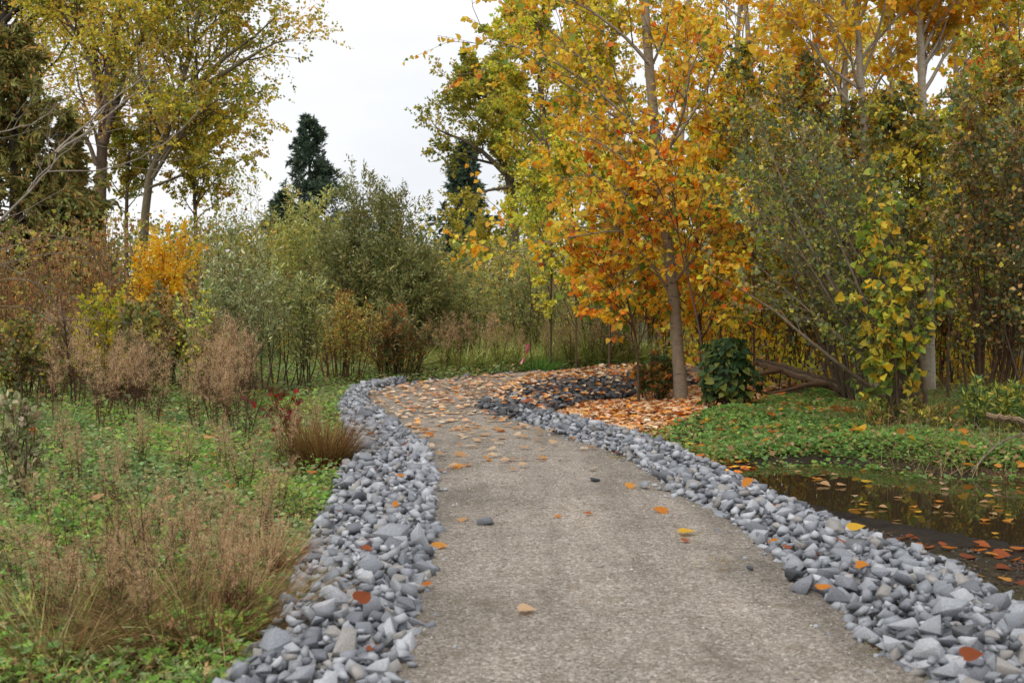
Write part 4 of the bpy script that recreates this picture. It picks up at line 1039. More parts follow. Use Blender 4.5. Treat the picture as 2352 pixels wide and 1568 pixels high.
bt = bare('bare pale branches reaching in from the picture edge in front of the cedar',
     [[(-260, 900), (-160, 700), (-60, 560), (10, 500), (80, 430), (118, 385), (128, 350)], [(126, 352), (160, 320), (200, 285), (250, 235), (300, 200), (340, 170)],
      [(128, 350), (185, 318), (240, 270), (290, 235), (330, 205), (345, 195)], [(112, 395), (180, 392), (260, 385), (340, 350), (400, 310), (460, 250)],
      [(-260, 420), (-100, 330), (0, 306), (60, 290), (110, 265), (160, 225)], [(60, 440), (100, 395), (150, 350), (200, 300), (240, 250)]], [.016, .009, .009, .006, .008, .005], 9.0, 6, PB)
bare('arching thin bare twigs hanging over the reddish spirea at the edge',
     [[(-200, 720), (-80, 650), (0, 610), (80, 585), (180, 590), (260, 650)], [(-200, 700), (-60, 660), (40, 640), (120, 660), (180, 690), (250, 735)], [(-200, 640), (-60, 600), (40, 560), (120, 540), (200, 560), (250, 610)],
      [(-200, 760), (-80, 720), (0, 700), (80, 715), (140, 735), (230, 730)], [(-160, 560), (-40, 590), (60, 640), (130, 700), (160, 760)]], [.007, .007, .006, .006, .005], 9.5, 5, lin((128, 112, 96)))

# ---- survey ribbon tied to a twig
b = AT(1208, 792, 24.6)
rb = MB(); K = 10; t_ = np.linspace(0, 1, K)
c0 = b + np.stack([-.09 * t_ ** 3 + .02 * np.sin(t_ * 6), .03 * np.sin(t_ * 5), -.36 * t_], 1)
sd_ = np.stack([np.cos(t_ * 2.4), np.sin(t_ * 2.4), np.zeros(K)], 1) * .028
v = np.stack([c0 - sd_, c0 + sd_], 1).reshape(-1, 3); k = np.arange(K - 1) * 2
rb.add(v, np.stack([k, k + 1, k + 3, k + 2], -1), lin((240, 150, 160)))
v2 = v + np.array([.035, .02, .03]); rb.add(v2, np.stack([k, k + 1, k + 3, k + 2], -1), lin((232, 126, 140)))
tag(rb.build('marker_ribbon', M_RIBBON), 'pink plastic marker ribbon dangling in the grass beyond the bend', 'ribbon')
tw = thing('twig', 'dark bare sapling stem that carries the pink ribbon', 'sapling', gp(1218, 24.6))
mb = MB(); q = spline([gp(1222, 24.6), AT(1217, 760, 24.6), AT(1220, 690, 24.6), AT(1212, 600, 24.6)], 9)[None]; tubes(mb, q, taper([.012], [.004], 1, 9), 5, lin((70, 58, 48)))
p, dd, rr, t = spawn(q, taper([.012], [.004], 1, 9), 14, .3, 1, .4, .8, .2); tubes(mb, grow(p, dd, rng.uniform(.2, .5, 14), 5, .05, .1), taper(np.full(14, .004), np.full(14, .002), 14, 5), 3, lin((80, 66, 54)))
mb.build('stem', M_BARK, tw, True)
# ================================================================== ground cover
def in_poly(n_per, poly_px, z=-.1, dens=lambda x, y: 1.0, margin=0):
    A = px(poly_px, z); lo, hi = A.min(0), A.max(0)
    n = int((hi - lo).prod() * n_per); P = lo + rng.random((n, 2)) * (hi - lo)
    P = P[inside(P, A)]; keep = rng.random(len(P)) < dens(P[:, 0], P[:, 1]); P = P[keep]
    return P
def clear_of_stones(P, m=.04):
    bad = inside(P, PATH)
    for A, B in ((LI, LO), (RI, RO), (HA, HB)):
        poly = np.vstack([A, B[::-1]]); bad |= inside(P, poly) & (seg_dist(P, B, False) > m)
    return P[~bad]
GC = [(108, 148, 58), (92, 132, 50), (128, 162, 70), (104, 140, 62), (140, 168, 80), (116, 146, 56), (156, 166, 80), (82, 116, 46), (140, 142, 72)]
GCB = [(112, 138, 84), (98, 124, 70), (132, 154, 100), (86, 110, 60), (146, 160, 110), (128, 126, 78)]
TAN = [(164, 134, 98), (148, 116, 82), (178, 150, 112), (134, 102, 70), (156, 128, 84)]
STRAW_G = [(150, 146, 84), (128, 132, 66), (174, 162, 108), (110, 122, 56), (186, 172, 124)]
def patch(x, y): return .5 + .5 * wob(x * 1.3 + 3, y * 1.3)
LEFT_PX = [(-500, 1700), (520, 1600), (600, 1505), (640, 1445), (628, 1415), (672, 1340), (700, 1270), (720, 1220), (752, 1170), (770, 1120), (790, 1070), (795, 1000), (778, 945), (796, 915), (825, 897), (872, 884), (930, 876),
           (1010, 868), (1100, 858), (1210, 849), (1340, 843), (1500, 838), (1500, 800), (1000, 790), (300, 790), (-200, 800), (-300, 1000)]
def cover(name, label, P, near, pals, size, hmax, seedn):
    d = P[:, 1]; N = len(P); mb = MB()
    z = H(P); hh = rng.random(N) ** 1.5 * hmax * (.4 + .9 * patch(P[:, 0] * 1.7, P[:, 1] * 1.7))
    pos = np.column_stack([P, z + hh + .01])
    a = rng.uniform(0, 6.283, N); el = rng.uniform(-.35, .55, N)
    dv = np.stack([np.cos(a) * np.cos(el), np.sin(a) * np.cos(el), np.sin(el)], 1)
    nv = rng.normal(0, .45, (N, 3)) + [0, -.25, 1]
    s = size * np.exp(rng.normal(0, .3, N)) * (1 + .02 * np.clip(d - 8, 0, 12))
    ca, cb = pick(pals[0], N, .16), pick(pals[1], N, .16)
    m = (patch(P[:, 0] * .8 + 5, P[:, 1] * .8 + 2) + rng.normal(0, .22, N) > .52)[:, None]
    c = np.where(m, ca, cb)
    br = (rng.random(N) < .06 + .12 * (patch(P[:, 0] * 1.1 + 9, P[:, 1] * 1.6) > .58))[:, None]; c = np.where(br, pick(TAN, N, .15), c)
    nr = d < near
    c = np.minimum(c * 1.5, .85); nr = d < near; leaves(mb, LOBED, pos[nr], dv[nr], nv[nr], s[nr], c[nr]); leaves(mb, MID, pos[~nr], dv[~nr], nv[~nr], s[~nr] * 1.2, c[~nr])
    return tag(mb.build(name, M_LEAF, None, False), label, None, None, 'stuff')
P = clear_of_stones(in_poly(2500, LEFT_PX, -.1, lambda x, y: np.where(y < 9, 1.0, np.where(y < 14, .6, np.where(y < 19, .36, .2))) * (.45 + .75 * patch(x, y)) * np.where(np.hypot(x + 1.65, y - 6.2) < .5, .45, 1) * np.where(np.hypot(x + 2.3, y - 5.9) < .4, .5, 1)))
P = P[(np.abs(P[:, 0]) < .42 * P[:, 1] + .9)]
cover('ground_cover', 'low bright green buttercup and herbs covering the weedy side', P, 6.8, (GC, GCB), .031, .16, 0)
RIGHT_PX = [(1330, 1000), (1480, 1000), (1560, 965), (1700, 945), (1800, 925), (1960, 905), (2100, 905), (2500, 900), (2700, 1020), (2352, 1085), (2160, 1078), (2050, 1062), (1900, 1048), (1800, 1050), (1720, 1050), (1640, 1045), (1520, 1012)]
P = clear_of_stones(in_poly(3000, RIGHT_PX, -.1, lambda x, y: .45 + .8 * patch(x, y)))
P = P[seg_dist(P, WPOLY) > .12 + .2 * rng.random(len(P)) ** 2]
k = (P[:, 0] / P[:, 1] * F + CU > 1620) | (rng.random(len(P)) < .22)
cover('ground_cover', 'low green creeping herbs on the bank beyond the puddle', P[k], 0, ([(98, 138, 64), (86, 124, 56), (112, 148, 74), (130, 146, 68)], [(92, 126, 66), (104, 136, 80), (84, 112, 52), (132, 136, 72)]), .032, .10, 1)

# ---- thatch: dry and green grass blades through the herbs
P = clear_of_stones(in_poly(230, LEFT_PX, -.1, lambda x, y: np.where(y < 10, 1, .5) * np.clip(1.25 - patch(x, y), .1, 1)), .08)
P = P[(np.abs(P[:, 0]) < .42 * P[:, 1] + .9)]
N = len(P); mb = MB(); dv = rng.normal(0, .5, (N, 3)) + [0, 0, .8]
blades(mb, np.column_stack([P, H(P)]), dv, rng.uniform(.12, .36, N), rng.uniform(.003, .006, N), rng.uniform(.1, .35, N), np.where((rng.random(N) < .6)[:, None], pick(TAN, N) * 1.3, pick(STRAW_G, N)), 3)
P = in_poly(300, [(2000, 1060), (2400, 1080), (2700, 1080), (2600, 900), (2000, 905)], -.1)
N = len(P); dv = rng.normal(0, .5, (N, 3)) + [0, 0, .8]
blades(mb, np.column_stack([P, H(P)]), dv, rng.uniform(.15, .45, N), rng.uniform(.004, .007, N), rng.uniform(.1, .35, N), np.where((rng.random(N) < .6)[:, None], pick(TAN, N), pick(STRAW_G, N)), 4)
tag(mb.build('grass_thatch', M_STRAW), 'thin dry and green grass blades woven through the herbs', None, None, 'stuff')

# ---- tussocks
ORD = 'first second third fourth fifth sixth seventh eighth ninth tenth eleventh twelfth thirteenth fourteenth fifteenth sixteenth seventeenth eighteenth nineteenth twentieth'.split()
def nth(i):
    return ORD[i] if i < 19 else ('twentieth', 'twenty ' + ORD[(i - 20) % 10])[i > 19] if i < 29 else 'thirtieth' if i == 29 else 'thirty ' + ORD[(i - 30) % 10] if i < 39 else 'fortieth' if i == 39 else 'forty ' + ORD[(i - 40) % 10]
def tussock(label, u, v, n, L, wd, pal, spread, dro, r, group=None, name='grass_tussock', z0=-.1):
    b = on(u, v, z0); mb = MB()
    if z0 == 0: b[2] = .015
    a = rng.uniform(0, 6.283, n); q = np.sqrt(rng.random(n)) * r
    base = b + np.stack([np.cos(a) * q, np.sin(a) * q, np.full(n, -.02)], 1)
    dv = np.stack([np.cos(a) * spread, np.sin(a) * spread, np.ones(n)], 1) + rng.normal(0, .28, (n, 3))
    blades(mb, base, dv, rng.uniform(.55, 1.1, n) * L, rng.uniform(.6, 1.3, n) * wd, rng.uniform(.4, 1.2, n) * dro, np.minimum(pick(pal, n, .16) * 1.35, .8), 4)
    r_ = thing(name, label, 'grass', b, group)
    mb.build('blade', M_STRAW, r_, False, 'stuff')
    return r_
BR_T = [(134, 102, 70), (114, 86, 58), (156, 126, 90), (98, 74, 52), (122, 108, 62), (100, 104, 54)]
tussock('sprawling brown grass mound nearest the camera beside the stone border', 470, 1440, 4200, .5, .009, BR_T, 1.0, .34, .42)
tussock('brown and green grass mound at the bottom picture edge', 130, 1470, 3000, .5, .009, BR_T + STRAW_G, 1.0, .36, .38)
tussock('dark brown tangle of dead stems in the middle of the near mound', 540, 1400, 1500, .45, .005, BR_T[:4], 1.1, .5, .3)
tussock('tan wispy grass clump hanging over the stone border in front', 610, 1290, 1100, .42, .007, TAN, .8, .3, .12)
tussock('long arching green stems rising from the brown mound', 330, 1430, 60, .85, .006, [(96, 104, 52), (112, 116, 60), (84, 92, 46)], .55, .08, .3)
tussock('leaning bare stems at the bottom corner of the weeds', 110, 1400, 40, .85, .006, [(96, 92, 52), (112, 100, 60), (104, 82, 60)], .7, .06, .3)
tussock('dark brown bushy grass clump leaning on the stone border', 742, 1070, 1500, .62, .009, [(110, 78, 46), (92, 64, 40), (132, 98, 58), (120, 104, 54)], .55, .2, .17)
tussock('blue green grass tuft below the tall brown stalks', 150, 1000, 420, .5, .009, [(96, 124, 78), (84, 112, 66), (112, 136, 86)], .8, .3, .14)
tussock('pale iris like leaves standing alone in the herbs', 385, 1235, 9, .24, .02, [(140, 158, 118), (120, 144, 98)], .35, .1, .04)
tussock('flattened dry grass wisp lying on the gravel by the border', 1640, 1300, 160, .16, .003, STRAW_G + TAN, 1.2, .6, .09, z0=0)
tussock('green brown grass wisp at the path edge below the pale stones', 1440, 1052, 220, .16, .004, STRAW_G + TAN, 1.2, .5, .12, z0=0)
tussock('small brown sedge hummock on the far puddle shore', 2130, 1068, 900, .22, .004, BR_T[:4], 1.0, .5, .12)
tussock('brown sedge hummock at the puddle shore by the picture edge', 2320, 1075, 900, .26, .004, BR_T[:4], 1.0, .5, .16)
tussock('brown green grass drift under the fanning willow', 2010, 985, 900, .42, .006, BR_T + STRAW_G, .8, .3, .4)
for i, (u, v, L) in enumerate([(905, 858, .75), (950, 850, .6), (1010, 846, .7), (1060, 848, .6), (1110, 846, .75), (1150, 843, .7), (1195, 842, .65), (1240, 840, .75), (1285, 838, .8), (1330, 838, .85), (1375, 836, .8), (1420, 834, .75), (1465, 832, .7),
                              (880, 846, .8), (985, 838, .8), (1085, 836, .8), (1180, 832, .9), (1270, 828, .95), (1360, 826, .9), (1450, 824, .8), (930, 838, .8), (1030, 832, .85), (1130, 828, .9), (1225, 822, .9), (1310, 820, .95), (1400, 818, .9)]):
    tussock(nth(i if i < 13 else i - 13) + ' from the left in the ' + ('front' if i < 13 else 'rear') + ' row of grass tufts beyond the far bend edge', u, v, 300, L * 1.15, .02, [(178, 172, 104), (152, 158, 84), (198, 186, 128), (132, 148, 70), (116, 140, 62)], .75, .28, .25, 'grass tufts along the far edge of the bend')
for (u, v, n, L, lab) in [(1455, 1372, 40, .06, 'tiny green weed sprout near the puddle side of the path'), (1210, 1525, 60, .09, 'small green sprig lying nearest on the gravel'), (1110, 1370, 50, .10, 'faint straw wisp on the weedy side of the gravel'),
                          (1330, 1395, 45, .09, 'faint straw wisp in the middle of the gravel'), (2010, 1490, 120, .12, 'green and straw sprig by the nearest puddle side stones'), (1270, 1052, 120, .14, 'low grass streak across the gravel before the bend'), (1130, 1075, 70, .12, 'thin green streak on the gravel, weedy side of the bend')]:
    tussock(lab, u, v, n, L, .003, STRAW_G + TAN[:2], 1.5, .6, .07, name='grass_wisp', z0=0)
for (u, v, n, L, lab) in [(772, 1105, 60, .2, 'small green tuft growing through the weedy side stones near the brown clump'), (706, 1250, 70, .22, 'green tuft at the outer rim of the weedy side stones'), (662, 1335, 60, .2, 'green tuft among the weedy side stones near the brown mound'),
                          (634, 1430, 90, .22, 'green tuft on the weedy side stones closest to the camera'), (815, 925, 60, .3, 'green tuft where the weedy side border starts to bend')]:
    tussock(lab, u, v, n, L, .008, [(96, 132, 56), (112, 146, 66), (84, 116, 50)], .9, .3, .1)
tussock('bright green grass tuft right below the pink ribbon', 1235, 848, 420, .6, .012, [(86, 124, 50), (100, 138, 60), (76, 110, 46)], .8, .3, .22)

# ---- dead flower stalks with tan fluff
def weed(seed, h, fluff, col, dark, n=5):
    r = np.random.default_rng(seed)
    root = thing('dead_weed', 'x', 'weed', (0, 0, 0))
    a = r.uniform(0, 6.28, n); b = np.stack([np.cos(a) * .05, np.sin(a) * .05, np.full(n, -.03)], 1)
    P = grow(b, np.stack([np.cos(a) * .18, np.sin(a) * .18, np.ones(n)], 1), h * r.uniform(.7, 1.05, n), 8, .03, .06); R = taper(np.full(n, .006), np.full(n, .002), n, 8)
    p, d, rr, t = spawn(P, R, 26, .2, 1, .5, 1.2, .1); L = h * .2 * (t < 2) * r.uniform(.4, 1.1, len(t))
    P2_ = grow(p, d, L, 5, .05, .12); R2 = taper(np.full(len(t), .002), np.full(len(t), .0012), len(t), 5)
    mb = MB(); tubes(mb, P, R, 5, dark); tubes(mb, P2_, R2, 3, dark); mb.build('stalk', M_BARK, root, True)
    top = t > .5
    mb = MB()
    q, e, _, _ = spawn(P2_[top], R2[top], fluff, .1, 1, .5, 1.4, .1); N = len(q)
    leaves(mb, HAIR, q, e + rng.normal(0, .4, (N, 3)), rng.normal(size=(N, 3)), rng.uniform(.03, .06, N) * 1.5, pick(col, N, .15) * 1.35)
    q, e, _, _ = spawn(P2_[~top], R2[~top], 3, .1, 1, .5, 1.4, -.4); N = len(q)                      # shrivelled leaves
    leaves(mb, LANCE, q, e + rng.normal(0, .4, (N, 3)), rng.normal(size=(N, 3)), rng.uniform(.03, .07, N), pick([(96, 66, 46), (80, 54, 40), (120, 86, 58)], N, .15))
    mb.build('plume', M_STRAW, root, False, 'stuff')
    return root
PLUME = [(186, 156, 118), (170, 138, 102), (204, 176, 138), (156, 124, 92), (194, 164, 124)]
protos = [weed(50 + k, 1.3, 20, PLUME, lin((84, 58, 46)), 4 + k % 3) for k in range(6)]
W_LIST = [('tan fluffy dead weeds behind the herb patch', 'tan fluffy dead weeds', [(110, 915, .9), (150, 900, 1.), (190, 905, .9), (235, 930, .85), (270, 900, 1.), (310, 915, .9), (345, 935, .8), (180, 960, .85), (250, 975, .8), (300, 980, .75), (215, 865, 1.1),
            (330, 870, 1.), (140, 860, 1.1), (95, 870, 1.), (275, 850, 1.05), (380, 890, .8), (60, 890, .9), (225, 1000, .7), (355, 985, .7), (130, 985, .8)]),
          ('tan dead weeds near the red leaved sapling', 'tan dead weeds near the red sapling', [(465, 930, 1.), (500, 915, 1.05), (540, 900, 1.), (490, 975, .8), (530, 960, .85), (470, 880, 1.1), (520, 860, 1.15), (560, 865, 1.0), (455, 990, .7)]),
          ('low tan weed sprigs among the herbs', 'low tan weed sprigs', [(330, 1080, .42), (520, 1090, .45), (560, 1130, .42), (180, 1130, .42), (640, 1180, .38), (250, 1180, .36), (90, 1220, .35), (560, 1260, .36), (420, 1100, .4)])]
first = [True] * 6; cnt = 0
W_LIST.append(('tan dead weeds in the grass beyond the bend', 'tan dead weeds beyond the bend', [(900, 862, .8), (935, 858, .85), (1020, 852, .8), (1055, 850, .9), (1100, 848, .8), (1145, 846, .85), (1180, 845, .7), (1265, 844, .8), (1310, 842, .85), (1350, 841, .9), (1395, 840, .8), (1440, 838, .9)]))
W_LIST[0][2].extend([(165, 925, 1.), (250, 945, .9), (330, 955, .85), (300, 880, 1.05)])
W_LIST[1][2].extend([(480, 945, .95), (515, 940, .95), (555, 945, .9), (500, 1000, .7), (545, 1000, .65), (485, 900, 1.05)])
W_LIST[2][2].extend([(300, 1375, .42), (410, 1370, .44), (250, 1440, .42), (330, 1470, .4), (560, 1440, .4), (120, 1440, .42), (60, 1380, .45), (420, 1280, .4), (340, 1270, .4), (620, 1340, .38), (500, 1300, .42), (660, 1080, .5), (705, 1040, .45), (230, 1330, .36), (360, 1340, .36), (480, 1345, .4), (540, 1380, .4), (430, 1420, .36), (520, 1420, .36), (180, 1390, .34), (600, 1230, .42), (470, 1200, .34), (290, 1110, .34), (130, 1070, .42)])
for lab, grp, spots in W_LIST:
    spots.sort(); base_lab = lab
    for j, (u, v, s) in enumerate(spots):
        lab = nth(j) + ' from the left of the ' + base_lab
        k = cnt % 6; cnt += 1
        p = on(u, v)
        if first[k]:
            first[k] = False; r = protos[k]; r.location = p; r.rotation_euler = (0, 0, rng.uniform(0, 6)); r.scale = (s, s, s); tag(r, lab, None, grp)
        else:
            dup(protos[k], p, rng.uniform(0, 6), s, lab, grp)
DARKP = [(104, 70, 50), (88, 58, 44), (120, 84, 60)]
dk = weed(90, 1.3, 6, DARKP, lin((62, 42, 34)), 3)
for i, (u, v, s, lab) in enumerate([(178, 955, 1.25, 'tall nearly black dead stalk rising from the tan fluffy weeds'), (240, 830, 1.0, 'dark leaning dead stalk below the acid green bush'), (310, 850, 1.0, 'dark dead stalk bending away behind the tan weeds'),
                                   (440, 860, 1.0, 'dark dead stalk left of the silvery willow saplings'), (873, 852, .72, 'dark dead stalk, first of three by the far stone row'), (968, 866, .72, 'dark dead stalk closest to the far stone row'), (993, 848, .85, 'dark dead stalk with tan top beside the far stone row'),
                                   (560, 1030, .9, 'thin dark stalk in the herbs below the red leaved sapling'), (690, 1215, .35, 'short black seed stalk next to the stone border'), (262, 1375, .55, 'tall dark stem standing in the brown grass mound'), (345, 1400, .6, 'tallest dark stem in the brown grass mound'), (160, 1330, .5, 'dark dead stem left of the brown grass mound'), (60, 1150, .8, 'dark stem cluster beside the grey leaved sapling')]):
    p = on(u, v)
    if i == 0: dk.location = p; dk.scale = (s,) * 3; tag(dk, lab)
    else: dup(dk, p, rng.uniform(0, 6), s, lab)

# ---- undergrowth that closes the view under the trees, and the wood beyond
def mass(name, label, n, xr, yr, zf, pal, size, tm, mat, stems=0):
    x = rng.uniform(*xr, n); y = rng.uniform(*yr, n)
    z = rng.random(n) ** 1.25 * zf(x, y); mb = MB()
    p = np.stack([x, y, z + H(np.stack([x, y], 1))], 1); d = rng.normal(0, .6, (n, 3)) + [0, 0, .4]
    gid = (np.floor(x * .9) * 57 + np.floor(y * .7) * 131 + np.floor(z * 1.1) * 17).astype(int) % 997
    leaves(mb, tm, p, d, rng.normal(size=(n, 3)) + [0, -.4, .3], size * np.exp(rng.normal(0, .25, n)), clump_cols(pal, n, gid, .15, .45))
    if stems:
        x = rng.uniform(*xr, stems); y = rng.uniform(*yr, stems); b = np.stack([x, y, H(np.stack([x, y], 1))], 1)
        hh = zf(x, y) * rng.uniform(.6, 1.1, stems)
        tubes(mb, grow(b, rng.normal(0, .16, (stems, 3)) + [0, 0, 1], hh, 6, .02, .06), taper(np.full(stems, .012), np.full(stems, .004), stems, 6), 4, pick([(104, 84, 64), (88, 74, 58), (120, 98, 74)], stems))
    return tag(mb.build(name, mat), label, None, None, 'stuff')
mass('undergrowth', 'tangled amber and olive undergrowth below the poplar stand', 26000, (3.2, 16), (20, 31), lambda x, y: 2.3 + .8 * wob(x * .5, y * .5), OLIVE_GOLD + GOLD + RUST[:2] + OLIVE_GOLD, .095, MID, M_LEAF, 160)
mass('undergrowth', 'brown and olive scrub behind the weedy side', 28000, (-16, 2.5), (27, 38), lambda x, y: 2.2 + .7 * wob(x * .5, y * .5) + .9 * (x < -6), OLIVE + BROWN + WILLOW, .095, MID, M_DULL, 200)
mass('far_wood', 'distant mixed autumn wood closing the view', 36000, (-45, 45), (55, 75), lambda x, y: 4.2 + 1.5 * wob(x * .22, y * .2) + np.clip(x * .11, 0, 3.5) , OLIVE + OLIVE_GOLD + DARK_W, .26, MID, M_DULL, 300)
mass('far_wood', 'yellow and green wood behind the poplar stand', 32000, (6, 30), (36, 50), lambda x, y: 6.0 + 1.5 * wob(x * .3, y * .3), OLIVE_GOLD + GOLD * 2, .18, MID, M_LEAF, 120)

# ================================================================== fallen leaves
FALL = [(224, 188, 148), (232, 204, 170), (212, 164, 114), (230, 160, 70), (222, 140, 48), (206, 120, 44), (190, 104, 50), (236, 186, 60), (240, 214, 182), (174, 92, 48), (216, 172, 126), (150, 78, 40)]
FL = leaf_variants('fallen', FALL)
def path_z(x, y):
    t = np.clip((x - np.interp(y, PL[:11, 1], PL[:11, 0])) / 2.0, 0, 1); return .018 * np.sin(t * math.pi) + .012
# prominent single leaves
for (u, v, k, s, tilt, rot, lab) in [
    (1190, 1414, 0, .085, .10, 1.6, 'pale peach leaf with long stem, nearest one in the middle of the path'), (1533, 1181, 4, .10, .35, -1.4, 'bright orange folded leaf on gravel near the puddle side border'),
    (1560, 1232, 7, .10, .12, 1.5, 'thin yellow orange leaf below the folded orange one'), (1572, 1252, 6, .06, .1, .4, 'small rusty leaf scrap under the yellow orange leaf'),
    (1118, 1200, 0, .001, .1, 0, ''), (1052, 1200, 2, .07, .3, 1.2, 'pinkish orange curled leaf left of the lone grey stone'), (1274, 1194, 4, .05, .15, 1.5, 'small orange leaf in mid path beyond the lone grey stone'),
    (1345, 1190, 6, .05, .1, 1.5, 'tiny rust leaf with a stem in mid path'), (990, 1258, 3, .10, .1, 1.5, 'pale orange leaf touching the weedy side stones'), (1875, 1347, 4, .08, .1, 1.5, 'orange leaf tucked under the puddle side stones'),
    (1705, 1110, 4, .09, .7, 1.9, 'large glowing orange leaf standing up on the puddle side stones'), (1040, 1076, 3, .10, .2, 1.3, 'pale orange leaf where the path starts to bend, weedy side'), (2210, 1507, 11, .085, .3, 1.5, 'deep red brown leaf on the nearest puddle side stones'),
    (1440, 1124, 3, .08, .3, 1.0, 'peach leaf near the grey stone off the border'), (1860, 787, 7, .001, 0, 0, ''), (822, 1380, 11, .09, .5, .6, 'rust red leaf caught between weedy side stones'), (1950, 1216, 7, .10, .3, 1.4, 'yellow leaf on stones at the mud edge')]:
    if s < .01: continue
    z = .03 if k in (4, 11, 7) and (u > 1690 or u < 900) else 0
    p = G(u, v, .14 if z else .0)
    if not z: p[2] = float(path_z(p[0], p[1]))
    d = np.array([math.sin(rot), math.cos(rot), tilt * .6]); nr = np.array([.1, -tilt, 1.0])
    tag(place_leaf(FL, k, p, d, nr, s, None, 'fallen_leaf'), lab, 'leaf')
def scatter(P, zf, n, lab, grp, size, pal_i, tilt=.22, name='fallen_leaf'):
    for i in range(min(n, len(P))):
        x, y = P[i]; a = rng.uniform(0, 6.283)
        o = place_leaf(FL, int(rng.choice(pal_i)), np.array([x, y, zf(x, y) + .008 + rng.random() * .01]), np.array([math.cos(a), math.sin(a), rng.normal(0, tilt * .4)]), np.array([rng.normal(0, tilt), rng.normal(0, tilt), 1]), size * math.exp(rng.normal(0, .2)), None, name)
        tag(o, lab, 'leaf', grp)
def mass_leaves(mb, P, z, size, pal_i, tilt):
    N = len(P); a = rng.uniform(0, 6.283, N); c = pick([FALL[i] for i in pal_i], N, .1)
    leaves(mb, BROAD, np.column_stack([P, z + .008 + rng.random(N) * .02]), np.stack([np.cos(a), np.sin(a), rng.normal(0, tilt * .5, N)], 1), rng.normal(0, tilt, (N, 3)) + [0, 0, 1], size * np.exp(rng.normal(0, .22, N)), c)
BEND = [(846, 930), (850, 905), (930, 884), (1100, 866), (1340, 850), (1600, 841), (1600, 850), (1340, 864), (1160, 896), (1105, 930), (1160, 958), (1300, 1005), (1400, 1040), (1380, 1090), (1020, 1090), (985, 1040), (950, 1000), (900, 968)]
P = in_poly(75, BEND, 0, lambda x, y: .12 + .88 * sm((y - 11.5) / 7)); rng.shuffle(P); P = P[np.argsort(P[:, 1], kind='stable')]
P = P[inside(P, PATH)]
flat = lambda x, y: float(path_z(x, y))
scatter(P[:95], flat, 95, 'peach or orange leaf lying on the gravel before the bend', 'fallen leaves on the gravel before the bend', .085, [0, 1, 2, 3, 8, 10, 0, 8, 4])
mb = MB(); Q = P[95:]; mass_leaves(mb, Q, .02, .085, [0, 1, 2, 8, 2, 10, 3, 5, 10], .12)
LITTER = [(1200, 962), (1150, 955), (1105, 930), (1160, 892), (1340, 862), (1600, 846), (1760, 850), (1760, 900), (1700, 930), (1560, 960), (1500, 1000), (1400, 992), (1310, 975)]
P = in_poly(600, LITTER, -.05); zl = H(P)
if len(HEAP_ST):                                             # leaves rest on the heap's stones
    hp = np.vstack([HA, HB[::-1]]); ih = inside(P, hp); dist = np.minimum(seg_dist(P, HA, False), seg_dist(P, HB, False)); zl = zl + np.where(ih, .10 + .22 * sm(dist / .5), .0)
    keep = ~ih | (rng.random(len(P)) < .2); P, zl = P[keep], zl[keep]
mass_leaves(mb, P, zl, .08, [0, 2, 10, 3, 4, 5, 10, 8, 0, 6, 1, 2, 9, 3, 1, 0], .25)
P = in_poly(420, [(1700, 940), (1960, 955), (1960, 925), (1780, 910), (1700, 915)], -.05); mass_leaves(mb, P, H(P) + .03, .095, [0, 2, 3, 4, 5, 6, 8], .3)
P = in_poly(220, [(1560, 900), (1760, 890), (2000, 860), (1600, 846)], -.05); mass_leaves(mb, P, H(P), .095, [0, 1, 2, 3, 8, 10], .3)
P = in_poly(75, [(1420, 1005), (1520, 990), (1640, 1010), (1750, 1055), (1700, 1085), (1600, 1055), (1500, 1030)], -.1); mass_leaves(mb, P, H(P), .095, [3, 4, 5, 7, 6, 9], .25)
tag(mb.build('leaf_litter', M_FALLEN), 'carpet of peach and orange fallen poplar leaves round the bend', None, None, 'stuff')
P = in_poly(16, [(1560, 975), (1800, 950), (2200, 960), (2352, 1000), (2352, 1080), (2100, 1065), (1750, 1045)], -.1); P = clear_of_stones(P); rng.shuffle(P)
scatter(P, lambda x, y: HZ_(x, y) + .09, 90, 'orange leaf resting on the green bank beyond the puddle', 'leaves on the green bank', .08, [3, 4, 5, 7, 2, 6], .45)
P = in_poly(6, [(1720, 1075), (1900, 1066), (2150, 1095), (2352, 1105), (2352, 1235), (2050, 1195), (1850, 1140)], WZ); P = P[inside(P, WPOLY)]
scatter(P, lambda x, y: WZ - .012, 60, 'pale orange leaf floating on the dark puddle', 'leaves floating on the puddle', .07, [3, 7, 2, 0, 4, 10], .05)
P = in_poly(26, [(1960, 1215), (2352, 1270), (2352, 1400), (2200, 1310), (2080, 1270)], -.2); P = clear_of_stones(P)
scatter(P, lambda x, y: HZ_(x, y), 60, 'brown or orange leaf stuck to the wet mud', 'leaves on the mud', .085, [5, 6, 9, 11, 3], .2)
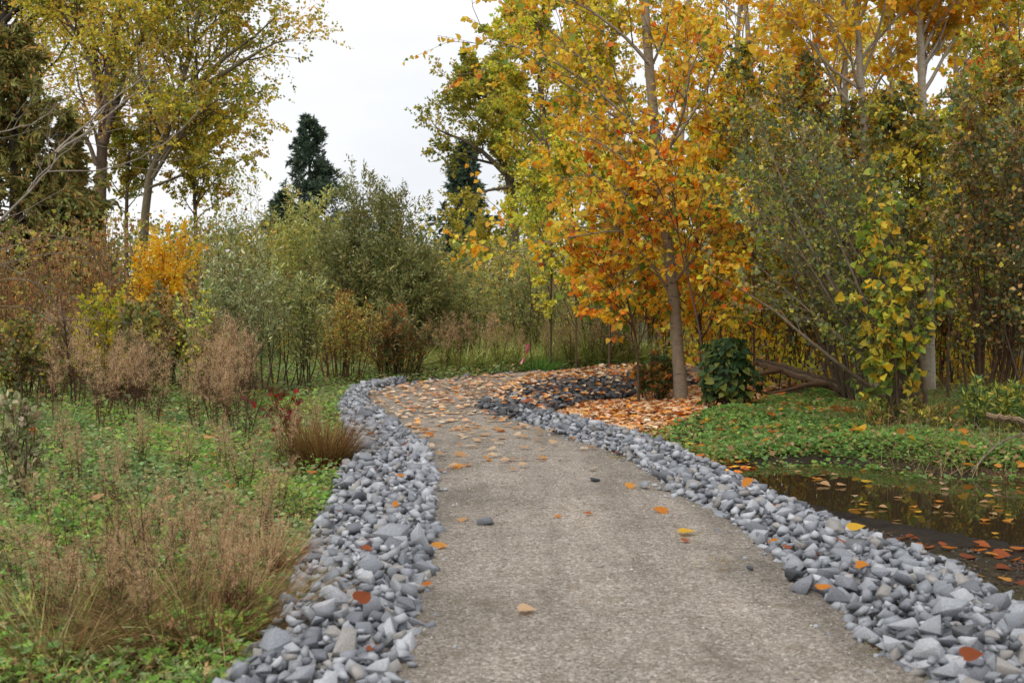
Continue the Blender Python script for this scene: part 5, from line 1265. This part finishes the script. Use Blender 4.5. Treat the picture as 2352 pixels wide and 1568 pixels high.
for I, lab, grp in ((LEFT_ST, 'rusty leaf lodged in the weedy side stones', 'leaves in the weedy side stones'), (RIGHT_ST, 'rusty leaf lodged in the puddle side stones', 'leaves in the puddle side stones')):
    S_ = I[(I[:, 1] < 14) & (I[:, 1] > 5)]; S_ = S_[rng.choice(len(S_), 26, replace=False)]
    for (x, y, z, s, t_) in S_:
        a = rng.uniform(0, 6.28)
        tag(place_leaf(FL, int(rng.choice([5, 6, 9, 11, 3, 4])), np.array([x, y, z + s * .55]), np.array([math.cos(a), math.sin(a), .1]), np.array([rng.normal(0, .4), rng.normal(0, .4) - .2, 1]), .065, None, 'fallen_leaf'), lab, 'leaf', grp)
P = clear_of_stones(in_poly(1.4, LEFT_PX, -.1, lambda x, y: (y < 16) * 1.0))
scatter(P, lambda x, y: HZ_(x, y) + .12, 26, 'pale fallen leaf dropped among the weeds', 'leaves among the weeds', .10, [2, 3, 8, 5], .4)

# ---- twigs and crumbs on the mud
P = in_poly(110, [(1900, 1190), (2100, 1225), (2352, 1275), (2352, 1420), (2200, 1310), (2080, 1275)], -.18); P = clear_of_stones(P); n = len(P)
mb = MB(); a = rng.uniform(0, 6.283, n)
q = grow(np.column_stack([P, H(P) + .004]), np.stack([np.cos(a), np.sin(a), rng.normal(0, .08, n)], 1), rng.uniform(.03, .16, n), 4, 0, .12)
tubes(mb, q, taper(rng.uniform(.002, .005, n), np.full(n, .0015), n, 4), 4, pick([(96, 68, 50), (72, 56, 46), (120, 92, 66), (60, 50, 44)], n))
P = in_poly(380, [(1900, 1190), (2100, 1225), (2352, 1275), (2352, 1420), (2200, 1310), (2080, 1275)], -.18); P = clear_of_stones(P); n = len(P)
V = ov[None] * (rng.uniform(.006, .022, (n, 1, 1)) * rng.uniform(.5, 1, (n, 1, 3))) + np.column_stack([P, H(P)])[:, None]
mb.add(V.reshape(-1, 3), (of[None] + (np.arange(n) * len(ov))[:, None, None]).reshape(-1, 3), np.repeat(pick([(84, 76, 70), (64, 58, 54), (100, 94, 90), (74, 60, 50)], n), len(ov), 0))
tag(mb.build('mud_debris', M_BARK), 'twigs and clods strewn over the wet mud', None, None, 'stuff')
